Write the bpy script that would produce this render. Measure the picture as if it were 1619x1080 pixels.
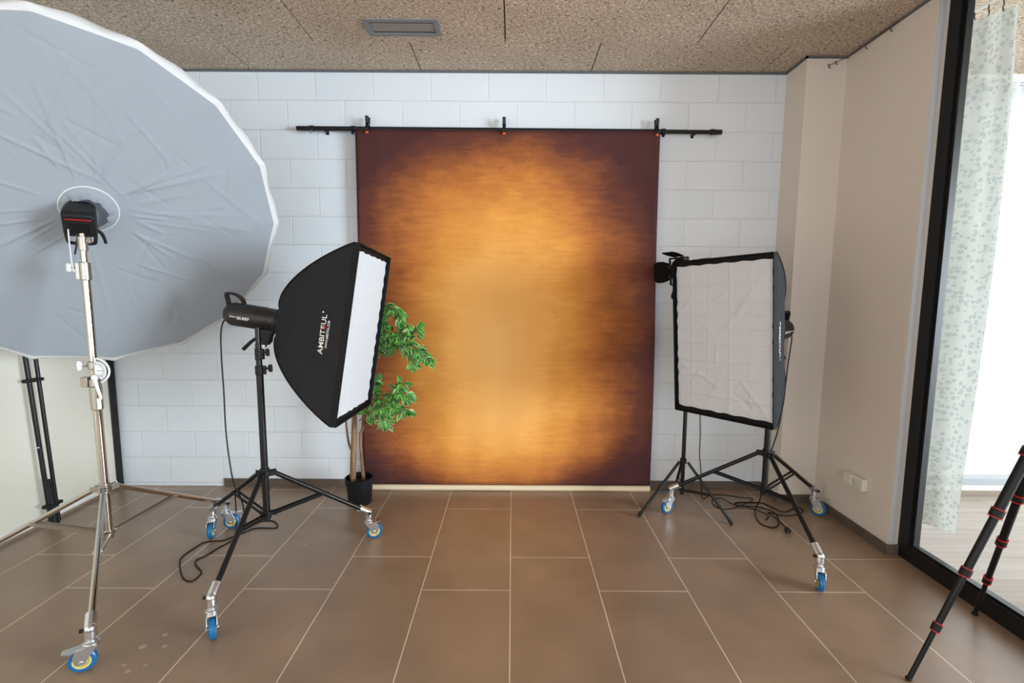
import bpy, bmesh, math, random
from mathutils import Vector as V, Matrix, Quaternion
from math import sin, cos, pi, radians

# ------------------------------------------------------------ camera, light, exposure
for o in list(bpy.data.objects): bpy.data.objects.remove(o, do_unlink=True)
S = bpy.context.scene
COL = S.collection
cam = bpy.data.cameras.new('camera'); camo = bpy.data.objects.new('camera', cam); COL.objects.link(camo)
S.camera = camo
cam.sensor_width = 36; cam.lens = 746.34/1619*36; cam.clip_start = .02; cam.clip_end = 200
PIT, YAW, ROL = .10645, -.0004, .00579
fw = V((sin(YAW)*cos(PIT), cos(YAW)*cos(PIT), -sin(PIT))); rt = V((cos(YAW), -sin(YAW), 0)); up = rt.cross(fw)
r2 = rt*cos(ROL)+up*sin(ROL); u2 = -rt*sin(ROL)+up*cos(ROL)
mm = Matrix((r2, u2, -fw)).transposed().to_4x4(); mm.translation = V((0, -3.4402, 1.4795))
camo.matrix_world = mm
S.view_settings.view_transform = 'Standard'; S.view_settings.look = 'None'
S.view_settings.exposure = 0.0; S.view_settings.gamma = 1; S.view_settings.use_curve_mapping = False
world = bpy.data.worlds.new('sky'); S.world = world; world.use_nodes = True
world.node_tree.nodes['Background'].inputs[0].default_value = (.86, .93, 1, 1)
world.node_tree.nodes['Background'].inputs[1].default_value = 1.3

def area(name, loc, target, sx, sy, power, col, spread=180):
    l = bpy.data.lights.new(name, 'AREA'); l.shape = 'RECTANGLE'; l.size = sx; l.size_y = sy
    l.energy = power; l.color = col; l.spread = radians(spread)
    o = bpy.data.objects.new(name, l); COL.objects.link(o); o.location = loc
    d = V(target)-V(loc); o.rotation_euler = d.to_track_quat('-Z', 'Z' if abs(d.normalized().z) < .9 else 'Y').to_euler()
    return o
# daylight outside the neighbouring room's facade and far window; rear fill comes through an added, unseen window
area('daylight_facade', (5.2, .9, 1.5), (5.2, -2, 1.2), 5.6, 2.9, 85, (.90, .95, 1))
area('fill_rear', (-.4, -7.45, 1.55), (-.4, 0, 1.4), 4.6, 2.4, 95, (.76, .88, 1))
area('daylight_side', (8.3, -4.9, 1.6), (0, -3.0, 1.3), 4.2, 2.6, 1750, (.78, .89, 1))
area('daylight_left', (-3.35, -3.9, 1.45), (0, -3.4, 1.3), 4.6, 2.5, 110, (1, .77, .52))

# ------------------------------------------------------------ helpers
def tag(o, label=None, cat=None, group=None, kind=None):
    if label: o['label'] = label
    if cat: o['category'] = cat
    if group: o['group'] = group
    if kind: o['kind'] = kind
    return o
def thing(name, label, cat, loc=(0, 0, 0), M=None, group=None):
    o = bpy.data.objects.new(name, None); COL.objects.link(o); o.empty_display_size = .05
    if M is not None: o.matrix_world = M
    else: o.location = loc
    return tag(o, label, cat, group)

def frame(d, hint=None):
    d = V(d).normalized()
    h = V(hint) if hint is not None else (V((0, 0, 1)) if abs(d.z) < .95 else V((1, 0, 0)))
    a = d.cross(h); a.normalize(); b = a.cross(d)
    return a, b, d

def smoothpath(P, n=6):
    P = [V(p) for p in P]; out = []
    for i in range(len(P)-1):
        p0 = P[max(i-1, 0)]; p1 = P[i]; p2 = P[i+1]; p3 = P[min(i+2, len(P)-1)]
        for k in range(n):
            t = k/n
            out.append(.5*((2*p1)+(p2-p0)*t+(2*p0-5*p1+4*p2-p3)*t*t+(-p0+3*p1-3*p2+p3)*t**3))
    out.append(P[-1]); return out

class MB:
    def __init__(s, off=(0, 0, 0)): s.v = []; s.f = []; s.off = V(off); s.uv = {}; s.mi = []; s.m = 0
    def add(s, vs, fs):
        b = len(s.v); s.v += [V(x)-s.off for x in vs]
        for f in fs: s.f.append([b+i for i in f]); s.mi.append(s.m)
    def box(s, lo, hi):
        a, b = lo, hi
        s.add([(x, y, z) for x in (a[0], b[0]) for y in (a[1], b[1]) for z in (a[2], b[2])],
              [(0, 1, 3, 2), (4, 6, 7, 5), (0, 4, 5, 1), (2, 3, 7, 6), (0, 2, 6, 4), (1, 5, 7, 3)])
    def obox(s, c, ax, half):     # oriented box
        c = V(c); vs = []
        for i in (-1, 1):
            for j in (-1, 1):
                for k in (-1, 1): vs.append(c+ax[0]*i*half[0]+ax[1]*j*half[1]+ax[2]*k*half[2])
        s.add(vs, [(0, 1, 3, 2), (4, 6, 7, 5), (0, 4, 5, 1), (2, 3, 7, 6), (0, 2, 6, 4), (1, 5, 7, 3)])
    def bar(s, p, q, w, t, hint=None):
        p, q = V(p), V(q); a, b, d = frame(q-p, hint)
        s.obox((p+q)/2, (a, b, d), (w/2, t/2, (q-p).length/2))
    def tube(s, P, r, n=12, cap=True, smooth=0):
        P = [V(p) for p in P]
        if smooth: P = smoothpath(P, smooth)
        R = r if isinstance(r, (list, tuple)) else None
        if R and len(R) != len(P):
            R = [R[0]+(R[-1]-R[0])*i/(len(P)-1) for i in range(len(P))] if len(R) == 2 else [R[min(int(i*(len(R)-1)/(len(P)-1)), len(R)-1)] for i in range(len(P))]
        a, b, d = frame(P[1]-P[0]); vs = []; fs = []
        for i, p in enumerate(P):
            t = (P[min(i+1, len(P)-1)]-P[max(i-1, 0)]).normalized()
            q = d.rotation_difference(t); a = q @ a; b = q @ b; d = t
            rr = R[i] if R else r
            for k in range(n):
                an = 2*pi*k/n; vs.append(p+a*cos(an)*rr+b*sin(an)*rr)
        for i in range(len(P)-1):
            for k in range(n):
                k2 = (k+1) % n; fs.append((i*n+k, i*n+k2, (i+1)*n+k2, (i+1)*n+k))
        if cap: fs.append(tuple(range(n))[::-1]); fs.append(tuple((len(P)-1)*n+k for k in range(n)))
        s.add(vs, fs)
    def lathe(s, c, axis, prof, n=24, hint=None):   # prof = [(r, h)]
        a, b, d = frame(axis, hint); c = V(c); vs = []; fs = []
        for r, h in prof:
            for k in range(n):
                an = 2*pi*k/n; vs.append(c+d*h+(a*cos(an)+b*sin(an))*max(r, 1e-5))
        for i in range(len(prof)-1):
            for k in range(n):
                k2 = (k+1) % n; fs.append((i*n+k, i*n+k2, (i+1)*n+k2, (i+1)*n+k))
        s.add(vs, fs)
    def cyl(s, p, q, r, n=20):
        p, q = V(p), V(q); L = (q-p).length; e = min(r*.12, L*.2)
        s.lathe(p, q-p, [(0, 0), (r-e, 0), (r, e), (r, L-e), (r-e, L), (0, L)], n)
    def ball(s, c, r, n=12, sc=(1, 1, 1)):
        vs = []; fs = []; m = n//2
        for i in range(m+1):
            for k in range(n):
                th = pi*i/m; an = 2*pi*k/n
                vs.append(V(c)+V((sin(th)*cos(an)*r*sc[0], sin(th)*sin(an)*r*sc[1], cos(th)*r*sc[2])))
        for i in range(m):
            for k in range(n): fs.append((i*n+k, (i+1)*n+k, (i+1)*n+(k+1) % n, i*n+(k+1) % n))
        s.add(vs, fs)
    def grid(s, fn, nu, nv, flip=False):
        vs = [fn(i/nu, j/nv) for i in range(nu+1) for j in range(nv+1)]
        fs = []
        for i in range(nu):
            for j in range(nv):
                a = i*(nv+1)+j; f = (a, a+nv+1, a+nv+2, a+1)
                fs.append(f[::-1] if flip else f)
        s.add(vs, fs)
    def prism(s, poly, d):        # polygon (3D points) extruded by vector d
        n = len(poly); P = [V(p) for p in poly]; Q = [p+V(d) for p in P]
        s.add(P+Q, [tuple(range(n))[::-1], tuple(range(n, 2*n))]+[(i, (i+1) % n, n+(i+1) % n, n+i) for i in range(n)])
    def build(s, name, mat, parent=None, smooth=True, ang=35, bevel=0, merge=True, kind=None, solid=0, label=None):
        me = bpy.data.meshes.new(name); me.from_pydata([tuple(v) for v in s.v], [], s.f)
        mats = mat if isinstance(mat, (list, tuple)) else [mat]
        for m in mats: me.materials.append(m)
        if len(mats) > 1:
            for p, i in zip(me.polygons, s.mi): p.material_index = i
        bm = bmesh.new(); bm.from_mesh(me)
        if merge: bmesh.ops.remove_doubles(bm, verts=bm.verts, dist=1e-5)
        bmesh.ops.recalc_face_normals(bm, faces=bm.faces) if not solid else None
        if smooth:
            for f in bm.faces: f.smooth = True
            for e in bm.edges:
                if len(e.link_faces) == 2 and e.calc_face_angle(0) > radians(ang): e.smooth = False
        bm.to_mesh(me); bm.free()
        o = bpy.data.objects.new(name, me); COL.objects.link(o)
        if parent: o.parent = parent
        elif s.off.length > 0: o.location = s.off
        if bevel:
            b = o.modifiers.new('bevel', 'BEVEL'); b.width = bevel; b.segments = 2; b.limit_method = 'ANGLE'; b.angle_limit = radians(40)
            if smooth: pass
        if solid:
            b = o.modifiers.new('thickness', 'SOLIDIFY'); b.thickness = solid; b.offset = 0
        if kind: o['kind'] = kind
        if label: o['label'] = label
        return o

# ------------------------------------------------------------ materials
def mat(name, col, rough=.5, metal=0, spec=.5, sheen=0, **kw):
    m = bpy.data.materials.new(name); m.use_nodes = True
    b = m.node_tree.nodes['Principled BSDF']
    b.inputs['Base Color'].default_value = (*col, 1); b.inputs['Roughness'].default_value = rough
    b.inputs['Metallic'].default_value = metal; b.inputs['Specular IOR Level'].default_value = spec
    for k, v in kw.items(): b.inputs[k.replace('_', ' ')].default_value = v
    return m
class NT:
    def __init__(s, m): s.m = m; s.t = m.node_tree; s.b = s.t.nodes.get('Principled BSDF')
    def n(s, typ, **kw):
        x = s.t.nodes.new(typ)
        for k, v in kw.items():
            if k.startswith('i_'):
                k = k[2:].replace('_', ' '); x.inputs[int(k) if k.isdigit() else k].default_value = v
            else: setattr(x, k, v)
        return x
    def l(s, a, b): s.t.links.new(a, b)
    def math(s, op, a, b=None, c=None, clamp=False):
        x = s.t.nodes.new('ShaderNodeMath'); x.operation = op; x.use_clamp = clamp
        for i, v in enumerate((a, b, c)):
            if v is None: continue
            if isinstance(v, (int, float)): x.inputs[i].default_value = v
            else: s.l(v, x.inputs[i])
        return x.outputs[0]
    def pos(s): return s.n('ShaderNodeNewGeometry').outputs['Position']
    def obj(s): return s.n('ShaderNodeTexCoord').outputs['Object']
    def noise(s, vec, scale, detail=4, rough=.5, sc=None):
        x = s.n('ShaderNodeTexNoise', i_Scale=scale, i_Detail=detail, i_Roughness=rough)
        if sc:
            mp = s.n('ShaderNodeMapping'); mp.inputs['Scale'].default_value = sc; s.l(vec, mp.inputs[0]); vec = mp.outputs[0]
        s.l(vec, x.inputs['Vector']); return x
    def ramp(s, fac, stops):
        x = s.n('ShaderNodeValToRGB'); e = x.color_ramp.elements
        while len(e) > 1: e.remove(e[-1])
        e[0].position = stops[0][0]; e[0].color = (*stops[0][1], 1)
        for p, c in stops[1:]:
            k = e.new(p); k.color = (*c, 1)
        s.l(fac, x.inputs[0]); return x.outputs[0]
    def mix(s, fac, a, b, blend='MIX'):
        x = s.n('ShaderNodeMix', data_type='RGBA', blend_type=blend)
        for i, v in ((0, fac), (6, a), (7, b)):
            if isinstance(v, (int, float)): x.inputs[i].default_value = v
            elif isinstance(v, tuple): x.inputs[i].default_value = (*v, 1)
            else: s.l(v, x.inputs[i])
        return x.outputs[2]
    def bump(s, h, strength=.3, dist=.01):
        x = s.n('ShaderNodeBump', i_Strength=strength, i_Distance=dist); s.l(h, x.inputs['Height']); s.l(x.outputs[0], s.b.inputs['Normal']); return x
    def color(s, c): s.l(c, s.b.inputs['Base Color'])

def srgb(r, g, b):
    f = lambda c: (c/255/12.92 if c/255 <= .04045 else ((c/255+.055)/1.055)**2.4)
    return (f(r), f(g), f(b))

M_warmlit = mat('warm_lit_plaster', (.72, .645, .57), .8)  # white plaster; warm light is tinted into its base colour
t = NT(M_warmlit); nz = t.noise(t.pos(), 60, 3); t.bump(nz.outputs[0], .08, .004)

M_block = mat('painted_block_cool_lit', (.78, .79, .80), .55)
t = NT(M_block); sx = t.n('ShaderNodeSeparateXYZ'); t.l(t.pos(), sx.inputs[0])
cx = t.n('ShaderNodeCombineXYZ'); t.l(t.math('ADD', sx.outputs[0], 1.978+.4*20), cx.inputs[0]); t.l(t.math('ADD', sx.outputs[2], -2.7916+.19787*20), cx.inputs[1])
br = t.n('ShaderNodeTexBrick', offset=.5, offset_frequency=2, squash=1); br.inputs['Scale'].default_value = 1
for k, v in (('Mortar Size', .0045), ('Mortar Smooth', .5), ('Brick Width', .4), ('Row Height', .19787), ('Bias', 0)): br.inputs[k].default_value = v
br.inputs['Color1'].default_value = (.72, .765, .81, 1); br.inputs['Color2'].default_value = (.75, .785, .825, 1); br.inputs['Mortar'].default_value = (.80, .83, .86, 1)  # white blocks; the cool cast of the light is put into these colours
t.l(cx.outputs[0], br.inputs['Vector']); t.color(br.outputs[0])
nz = t.noise(t.pos(), 90, 4, .6); n2 = t.noise(t.pos(), 7, 2)
hh = t.math('ADD', t.math('MULTIPLY', br.outputs['Fac'], -1), t.math('ADD', t.math('MULTIPLY', nz.outputs[0], .12), t.math('MULTIPLY', n2.outputs[0], .25)))
t.bump(hh, .8, .005)

M_floor = mat('brown_tile', (.2, .13, .09), .34, spec=.8)
t = NT(M_floor); sx = t.n('ShaderNodeSeparateXYZ'); t.l(t.pos(), sx.inputs[0])
TW, TL, TX, TS = .4417, .8786, -.0024, .0673
cx = t.n('ShaderNodeCombineXYZ')
t.l(t.math('ADD', t.math('MULTIPLY', sx.outputs[1], -1), -TS-TL/3+TL*10), cx.inputs[0]); t.l(t.math('ADD', sx.outputs[0], -TX+TW*20), cx.inputs[1])
br = t.n('ShaderNodeTexBrick', offset=1/3, offset_frequency=2, squash=1); br.inputs['Scale'].default_value = 1
for k, v in (('Mortar Size', .0026), ('Mortar Smooth', .2), ('Brick Width', TL), ('Row Height', TW), ('Bias', 0)): br.inputs[k].default_value = v
br.inputs['Color1'].default_value = (.275, .186, .124, 1); br.inputs['Color2'].default_value = (.292, .198, .133, 1); br.inputs['Mortar'].default_value = (.70, .60, .50, 1)
t.l(cx.outputs[0], br.inputs['Vector'])
n1 = t.noise(t.pos(), 3.5, 5, .55); c1 = t.mix(1.0, br.outputs[0], t.ramp(n1.outputs[0], [(.3, (.86, .86, .87)), (.7, (1.14, 1.12, 1.1))]), 'MULTIPLY')
spots = None
for (x, y, r) in ((-1.530, -1.625, .012), (-1.486, -1.556, .009), (-1.441, -1.621, .008), (-1.527, -1.722, .007), (-1.442, -1.722, .006), (-1.487, -1.753, .009), (-1.484, -1.165, .006), (-1.2, -.83, .006)):
    dx = t.math('MULTIPLY', t.math('ADD', sx.outputs[0], -x), .8); dy = t.math('ADD', sx.outputs[1], -y)
    d = t.math('SQRT', t.math('ADD', t.math('MULTIPLY', dx, dx), t.math('MULTIPLY', dy, dy)))
    nn = t.math('LESS_THAN', t.math('ADD', d, t.math('MULTIPLY', t.math('ADD', t.noise(t.pos(), 60, 2).outputs[0], -.5), .01)), r)
    spots = nn if spots is None else t.math('MAXIMUM', spots, nn)
c1 = t.mix(t.math('MULTIPLY', spots, .8), c1, (.45, .36, .28)); t.color(c1)
n3 = t.noise(t.pos(), 25, 5, .6)
rr = t.n('ShaderNodeMapRange', i_3=.31, i_4=.37); t.l(n1.outputs[0], rr.inputs[0]); t.l(rr.outputs[0], t.b.inputs['Roughness'])
t.bump(t.math('ADD', t.math('MULTIPLY', br.outputs['Fac'], -1), t.math('MULTIPLY', n3.outputs[0], .12)), .25, .002)

M_base = mat('baseboard_tile', (.115, .088, .068), .4)
t = NT(M_base); nz = t.noise(t.pos(), 8, 4); t.color(t.ramp(nz.outputs[0], [(.3, (.095, .073, .057)), (.7, (.13, .10, .08))]))

M_ceil = mat('wood_wool', (.4, .3, .2), .95, spec=.1)
t = NT(M_ceil); sx = t.n('ShaderNodeSeparateXYZ'); t.l(t.pos(), sx.inputs[0])
PW, PL = .60, 1.1715
cx = t.n('ShaderNodeCombineXYZ'); t.l(t.math('ADD', sx.outputs[0], 1.81-PL/2+PL*20), cx.inputs[0]); t.l(t.math('ADD', t.math('MULTIPLY', sx.outputs[1], -1), -.3823+PW*12), cx.inputs[1])
# woolly strands: stretched distorted noises in two directions
dist = t.n('ShaderNodeTexNoise', i_Scale=22, i_Detail=2); t.l(t.pos(), dist.inputs['Vector'])
vm = t.n('ShaderNodeVectorMath', operation='MULTIPLY_ADD'); t.l(dist.outputs['Color'], vm.inputs[0]); vm.inputs[1].default_value = (.05, .05, 0); t.l(t.pos(), vm.inputs[2])
s1 = t.noise(vm.outputs[0], 1, 3, .6, sc=(46, 140, 1)); s2 = t.noise(vm.outputs[0], 1, 3, .6, sc=(140, 52, 1))
sm = t.math('MULTIPLY', t.math('ADD', s1.outputs[0], s2.outputs[0]), .5)
cc = t.ramp(sm, [(.37, (.09, .06, .045)), (.44, (.42, .32, .24)), (.52, (.58, .475, .375)), (.61, (.80, .71, .60))])
big = t.noise(t.pos(), 2.2, 3); cc = t.mix(1.0, cc, t.ramp(big.outputs[0], [(.3, (.9, .88, .86)), (.7, (1.1, 1.1, 1.1))]), 'MULTIPLY'); t.color(cc)
t.bump(sm, .9, .012)

M_black = mat('black_satin', (.005, .005, .006), .35, spec=.4)
M_blackmat = mat('black_matte_plastic', (.007, .007, .007), .55, spec=.35)
M_rubber = mat('cable_rubber', (.004, .004, .004), .5, spec=.3)
M_chrome = mat('chrome_steel', (.56, .52, .47), .08, 1)
M_zinc = mat('zinc_plated', (.70, .72, .76), .28, 1)
M_dullchrome = mat('brushed_steel', (.45, .42, .37), .3, 1)
M_tyre = mat('blue_tyre', (.004, .12, .31), .35)
M_yellow = mat('yellow_hub', (.62, .52, .16), .5)
M_alu = mat('dark_aluminium', (.010, .0095, .009), .45, spec=.3)
M_red = mat('red_ring', (.45, .012, .015), .35)
M_carbon = mat('carbon_tube', (.006, .006, .007), .4, spec=.3)
M_brass = mat('bronze_screw', (.45, .30, .17), .35, 1)

def cloth(name, col, trans=.25, rough=.9, wr=.0):
    m = mat(name, col, rough, spec=.15); t = NT(m)
    tr = t.n('ShaderNodeBsdfTranslucent'); tr.inputs[0].default_value = (*col, 1)
    mx = t.n('ShaderNodeMixShader'); mx.inputs[0].default_value = trans
    t.l(t.b.outputs[0], mx.inputs[1]); t.l(tr.outputs[0], mx.inputs[2]); t.l(mx.outputs[0], t.t.nodes['Material Output'].inputs[0])
    w = t.noise(t.obj(), 900, 1); t.bump(w.outputs[0], .08, .001)
    return m
M_diff = cloth('diffuser_fabric', (.80, .82, .86), .22)
M_umb = cloth('umbrella_fabric', (.46, .505, .56), .35)
M_hem = cloth('umbrella_lit_hem_fabric', (.88, .88, .88), .3)  # whiter than the cover: light caught by the rim sits in this colour
M_blind = cloth('blind_fabric', (.70, .67, .57), .35)
M_hembar = mat('blind_hem_bar', (.82, .82, .80), .5)
M_shell = mat('softbox_nylon', (.008, .008, .011), .62, spec=.28); t = NT(M_shell)
t.b.inputs['Sheen Weight'].default_value = .05; t.b.inputs['Sheen Roughness'].default_value = .35; t.b.inputs['Sheen Tint'].default_value = (.40, .62, 1, 1)  # blue tint puts the window's cool reflection into the sheen colour
w = t.noise(t.obj(), 12, 3); t.bump(w.outputs[0], .15, .01)
M_rim = mat('softbox_rim', (.004, .004, .005), .7, spec=.25)
M_letter = mat('white_print', (.8, .8, .8), .6)
M_letter_red = mat('red_print', (.5, .03, .02), .6)
M_strobe = mat('strobe_casing', (.012, .010, .010), .42)
M_grey = mat('dark_grey_plastic', (.05, .05, .055), .5)
M_card = mat('cardboard_core', (.80, .66, .45), .7)
M_pot = mat('black_pot', (.005, .006, .008), .42, spec=.35)
M_soil = mat('dark_soil', (.012, .009, .007), .95)
M_bark = mat('brown_bark', (.2, .11, .06), .75); t = NT(M_bark)
nz = t.noise(t.obj(), 1, 5, .6, sc=(60, 60, 8)); t.color(t.ramp(nz.outputs[0], [(.3, (.10, .05, .025)), (.5, (.23, .125, .065)), (.75, (.36, .22, .13))])); t.bump(nz.outputs[0], .3, .003)
M_leaf = mat('variegated_leaf', (.03, .2, .02), .38); t = NT(M_leaf)
uvn = t.n('ShaderNodeUVMap'); su = t.n('ShaderNodeSeparateXYZ'); t.l(uvn.outputs[0], su.inputs[0])
rim = t.math('MULTIPLY', t.math('ABSOLUTE', su.outputs[0]), 1.0)
nz = t.noise(t.obj(), 45, 3); n2 = t.noise(t.obj(), 18, 2)
g = t.ramp(n2.outputs[0], [(.3, (.008, .09, .010)), (.5, (.03, .25, .02)), (.7, (.12, .50, .05))])
edge = t.math('GREATER_THAN', t.math('ADD', rim, t.math('MULTIPLY', t.math('ADD', nz.outputs[0], -.5), .7)), .80)
t.color(t.mix(edge, g, (.55, .62, .30)))
M_wood = mat('laminate_floor', (.6, .5, .4), .35); t = NT(M_wood)
sx = t.n('ShaderNodeSeparateXYZ'); t.l(t.pos(), sx.inputs[0]); nz = t.noise(t.pos(), 1, 5, .6, sc=(1.2, 26, 1))
br = t.n('ShaderNodeTexBrick', offset=.37, offset_frequency=2); br.inputs['Scale'].default_value = 1
for k, v in (('Mortar Size', .001), ('Brick Width', 1.3), ('Row Height', .16), ('Bias', 0)): br.inputs[k].default_value = v
br.inputs['Color1'].default_value = (.24, .18, .13, 1); br.inputs['Color2'].default_value = (.33, .265, .205, 1); br.inputs['Mortar'].default_value = (.3, .22, .16, 1)
mp = t.n('ShaderNodeMapping'); mp.inputs['Location'].default_value = (20, 20, 0); t.l(t.pos(), mp.inputs[0]); t.l(mp.outputs[0], br.inputs['Vector'])
t.color(t.mix(1.0, br.outputs[0], t.ramp(nz.outputs[0], [(.3, (.72, .70, .68)), (.65, (1.15, 1.15, 1.15))]), 'MULTIPLY'))

M_glass = bpy.data.materials.new('clear_glass'); M_glass.use_nodes = True
t = NT(M_glass); t.t.nodes.remove(t.b)
tr = t.n('ShaderNodeBsdfTransparent'); gl = t.n('ShaderNodeBsdfGlossy'); gl.inputs['Roughness'].default_value = .01
fr = t.n('ShaderNodeLayerWeight', i_Blend=.5); fo = t.math('MULTIPLY_ADD', t.math('POWER', fr.outputs['Facing'], 5), .45, .02); mx = t.n('ShaderNodeMixShader')
tr.inputs[0].default_value = (.97, .985, .98, 1)
t.l(fo, mx.inputs[0]); t.l(tr.outputs[0], mx.inputs[1]); t.l(gl.outputs[0], mx.inputs[2]); t.l(mx.outputs[0], t.t.nodes['Material Output'].inputs[0])

def sheer(name, col, alpha, pattern=False):
    m = bpy.data.materials.new(name); m.use_nodes = True; t = NT(m); t.t.nodes.remove(t.b)
    df = t.n('ShaderNodeBsdfDiffuse'); tl = t.n('ShaderNodeBsdfTranslucent'); tp = t.n('ShaderNodeBsdfTransparent')
    m1 = t.n('ShaderNodeMixShader'); m1.inputs[0].default_value = .55; m2 = t.n('ShaderNodeMixShader'); m2.inputs[0].default_value = alpha
    if pattern:
        vo = t.n('ShaderNodeTexVoronoi', i_Scale=38, i_Randomness=.7)
        mp = t.n('ShaderNodeUVMap'); t.l(mp.outputs[0], vo.inputs['Vector'])
        n1 = t.noise(mp.outputs[0], 150, 3, .6)
        ring = t.math('ABSOLUTE', t.math('ADD', vo.outputs['Distance'], -.26))
        fl = t.math('MULTIPLY', t.math('LESS_THAN', vo.outputs['Distance'], .45), t.math('GREATER_THAN', t.noise(mp.outputs[0], 230, 1, .5).outputs[0], .50))
        f2 = t.math('MULTIPLY', fl, .85)
        c = t.mix(f2, col, (.22, .26, .24))
        t.l(c, df.inputs[0]); t.l(c, tl.inputs[0])
    else:
        df.inputs[0].default_value = (*col, 1); tl.inputs[0].default_value = (*col, 1)
    t.l(df.outputs[0], m1.inputs[1]); t.l(tl.outputs[0], m1.inputs[2]); t.l(tp.outputs[0], m2.inputs[1]); t.l(m1.outputs[0], m2.inputs[2])
    t.l(m2.outputs[0], t.t.nodes['Material Output'].inputs[0]); return m
M_curtain = sheer('floral_curtain', (.50, .505, .46), .88, True)
M_sheer = sheer('white_sheer', (.9, .92, .93), .55)

# backdrop print
M_drop = mat('backdrop_print', (.5, .3, .1), .75, spec=.25); t = NT(M_drop)
sx = t.n('ShaderNodeSeparateXYZ'); ob = t.obj(); t.l(ob, sx.inputs[0])      # object origin: bottom centre of cloth
nA = t.noise(ob, 1, 6, .62, sc=(1.9, 1, 2.6)); nB = t.noise(ob, 1, 5, .7, sc=(5, 1, 34)); nC = t.noise(ob, 1, 4, .6, sc=(60, 1, 60))
ax = t.math('MULTIPLY', t.math('ADD', sx.outputs[0], .045), 1/1.02)
az = t.math('MULTIPLY', t.math('ADD', sx.outputs[2], -1.05), 1/1.66)
pa = t.math('POWER', t.math('ABSOLUTE', ax), 2.3); pz = t.math('POWER', t.math('ABSOLUTE', az), 2.8)
rad = t.math('MULTIPLY', t.math('POWER', t.math('ADD', pa, pz), 1/2.4), .86)
va = t.math('MULTIPLY', t.math('ADD', nA.outputs[0], -.5), .42)
vb = t.math('MULTIPLY', t.math('ADD', nB.outputs[0], -.5), .22)
vc = t.math('MULTIPLY', t.math('ADD', nC.outputs[0], -.5), .07)
low = t.math('MULTIPLY', t.math('MAXIMUM', t.math('MULTIPLY_ADD', sx.outputs[2], -1, .34), 0), .75)
top = t.math('MULTIPLY', t.math('MAXIMUM', t.math('MULTIPLY_ADD', sx.outputs[2], 1, -2.30), 0), .45)
val = t.math('ADD', t.math('ADD', rad, t.math('ADD', low, top)), t.math('ADD', va, t.math('ADD', vb, vc)))
cd = t.ramp(val, [(.0, srgb(250, 190, 112)), (.26, srgb(244, 176, 94)), (.44, srgb(222, 150, 68)), (.60, srgb(190, 116, 54)), (.72, srgb(150, 86, 46)), (.84, srgb(106, 58, 42)), (.97, srgb(74, 40, 37))])
nP = t.noise(ob, 2.2, 3); plum = t.math('MULTIPLY', t.math('MULTIPLY_ADD', val, 6, -4.9, clamp=True), t.math('MULTIPLY', nP.outputs[0], .32))
cd = t.mix(plum, cd, srgb(98, 56, 66)); t.color(cd)
nW = t.noise(ob, 500, 1); t.bump(nW.outputs[0], .08, .001)

# ------------------------------------------------------------ setting
XL, XR, XG, YR, ZC = -2.97, 2.142, 2.20, -7.2, 2.989
def struct(name, lo, hi, m, bevel=0):
    b = MB(); b.box(lo, hi); return b.build(name, m, None, False, kind='structure', bevel=bevel)
struct('floor', (XL-.3, YR-.3, -.12), (XG+.03, .3, 0), M_floor)
struct('floor_neighbour', (XG+.03, YR-.3, -.12), (8.2, .3, -.002), M_wood)
# ceiling panels with real gaps over a dark void
b = MB(); gap = .0035
def panelrow(y0, y1, off):
    k = -12
    while k < 14:
        x0 = -1.81+off+k*PL; x1 = x0+PL; k += 1
        x0, x1 = max(x0, XL-.2), min(x1, 8.2)
        if x1-x0 > .05: b.box((x0+gap, y0+.0008, ZC), (x1-gap, y1-.0008, ZC+.025))
ys = [.02, -.3823]
while ys[-1] > YR: ys.append(ys[-1]-PW)
for i in range(len(ys)-1): panelrow(ys[i+1], ys[i], 0 if i % 2 == 0 else PL/2)
b.build('ceiling', M_ceil, None, False, kind='structure', merge=False)
M_void = mat('ceiling_void', (.03, .022, .016), .9)
struct('ceiling_void', (XL-.3, YR-.3, ZC+.03), (8.3, .3, ZC+.1), M_void)
struct('wall_back', (XL-.3, 0, -.1), (2.5, .3, ZC+.1), M_block)
M_warmwall = M_warmlit
# left wall: solid near the back corner and below the ceiling, windows with blinds between
b = MB(); b.box((XL-.3, -1.0-.0, 2.72), (XL, 0, ZC+.1)); b.box((XL-.3, YR, 2.72), (XL, -1.0, ZC+.1)); b.box((XL-.3, YR-.3, -.1), (XL, YR+1.2, 2.72)); b.box((XL-.3, YR+1.2, -.1), (XL, .0, .02))
b.build('wall_left', M_warmlit, None, False, kind='structure')
struct('wall_right', (XR, -.888, -.1), (XG+.10, 0, ZC+.1), M_warmlit, 0)
struct('wall_pilaster', (1.885, -.231, -.1), (XR+.01, 0.01, ZC+.1), M_warmlit, .002)
b = MB(); b.box((XL-.3, YR-.3, -.1), (-2.7, YR, ZC+.1)); b.box((1.9, YR-.3, -.1), (8.3, YR, ZC+.1)); b.box((-2.7, YR-.3, 2.75), (1.9, YR, ZC+.1)); b.box((-2.7, YR-.3, -.1), (1.9, YR, .35))
b.build('wall_rear', M_warmlit, None, False, kind='structure')
b = MB()
for x in (-2.7, -1.2, .35, 1.85): b.box((x, YR-.1, .35), (x+.06, YR-.04, 2.75))
b.box((-2.7, YR-.1, .35), (1.9, YR-.04, .41)); b.box((-2.7, YR-.1, 2.69), (1.9, YR-.04, 2.75))
b.build('window_rear_added', M_alu, None, False, kind='structure')  # unseen window, added so the rear fill can enter
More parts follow.
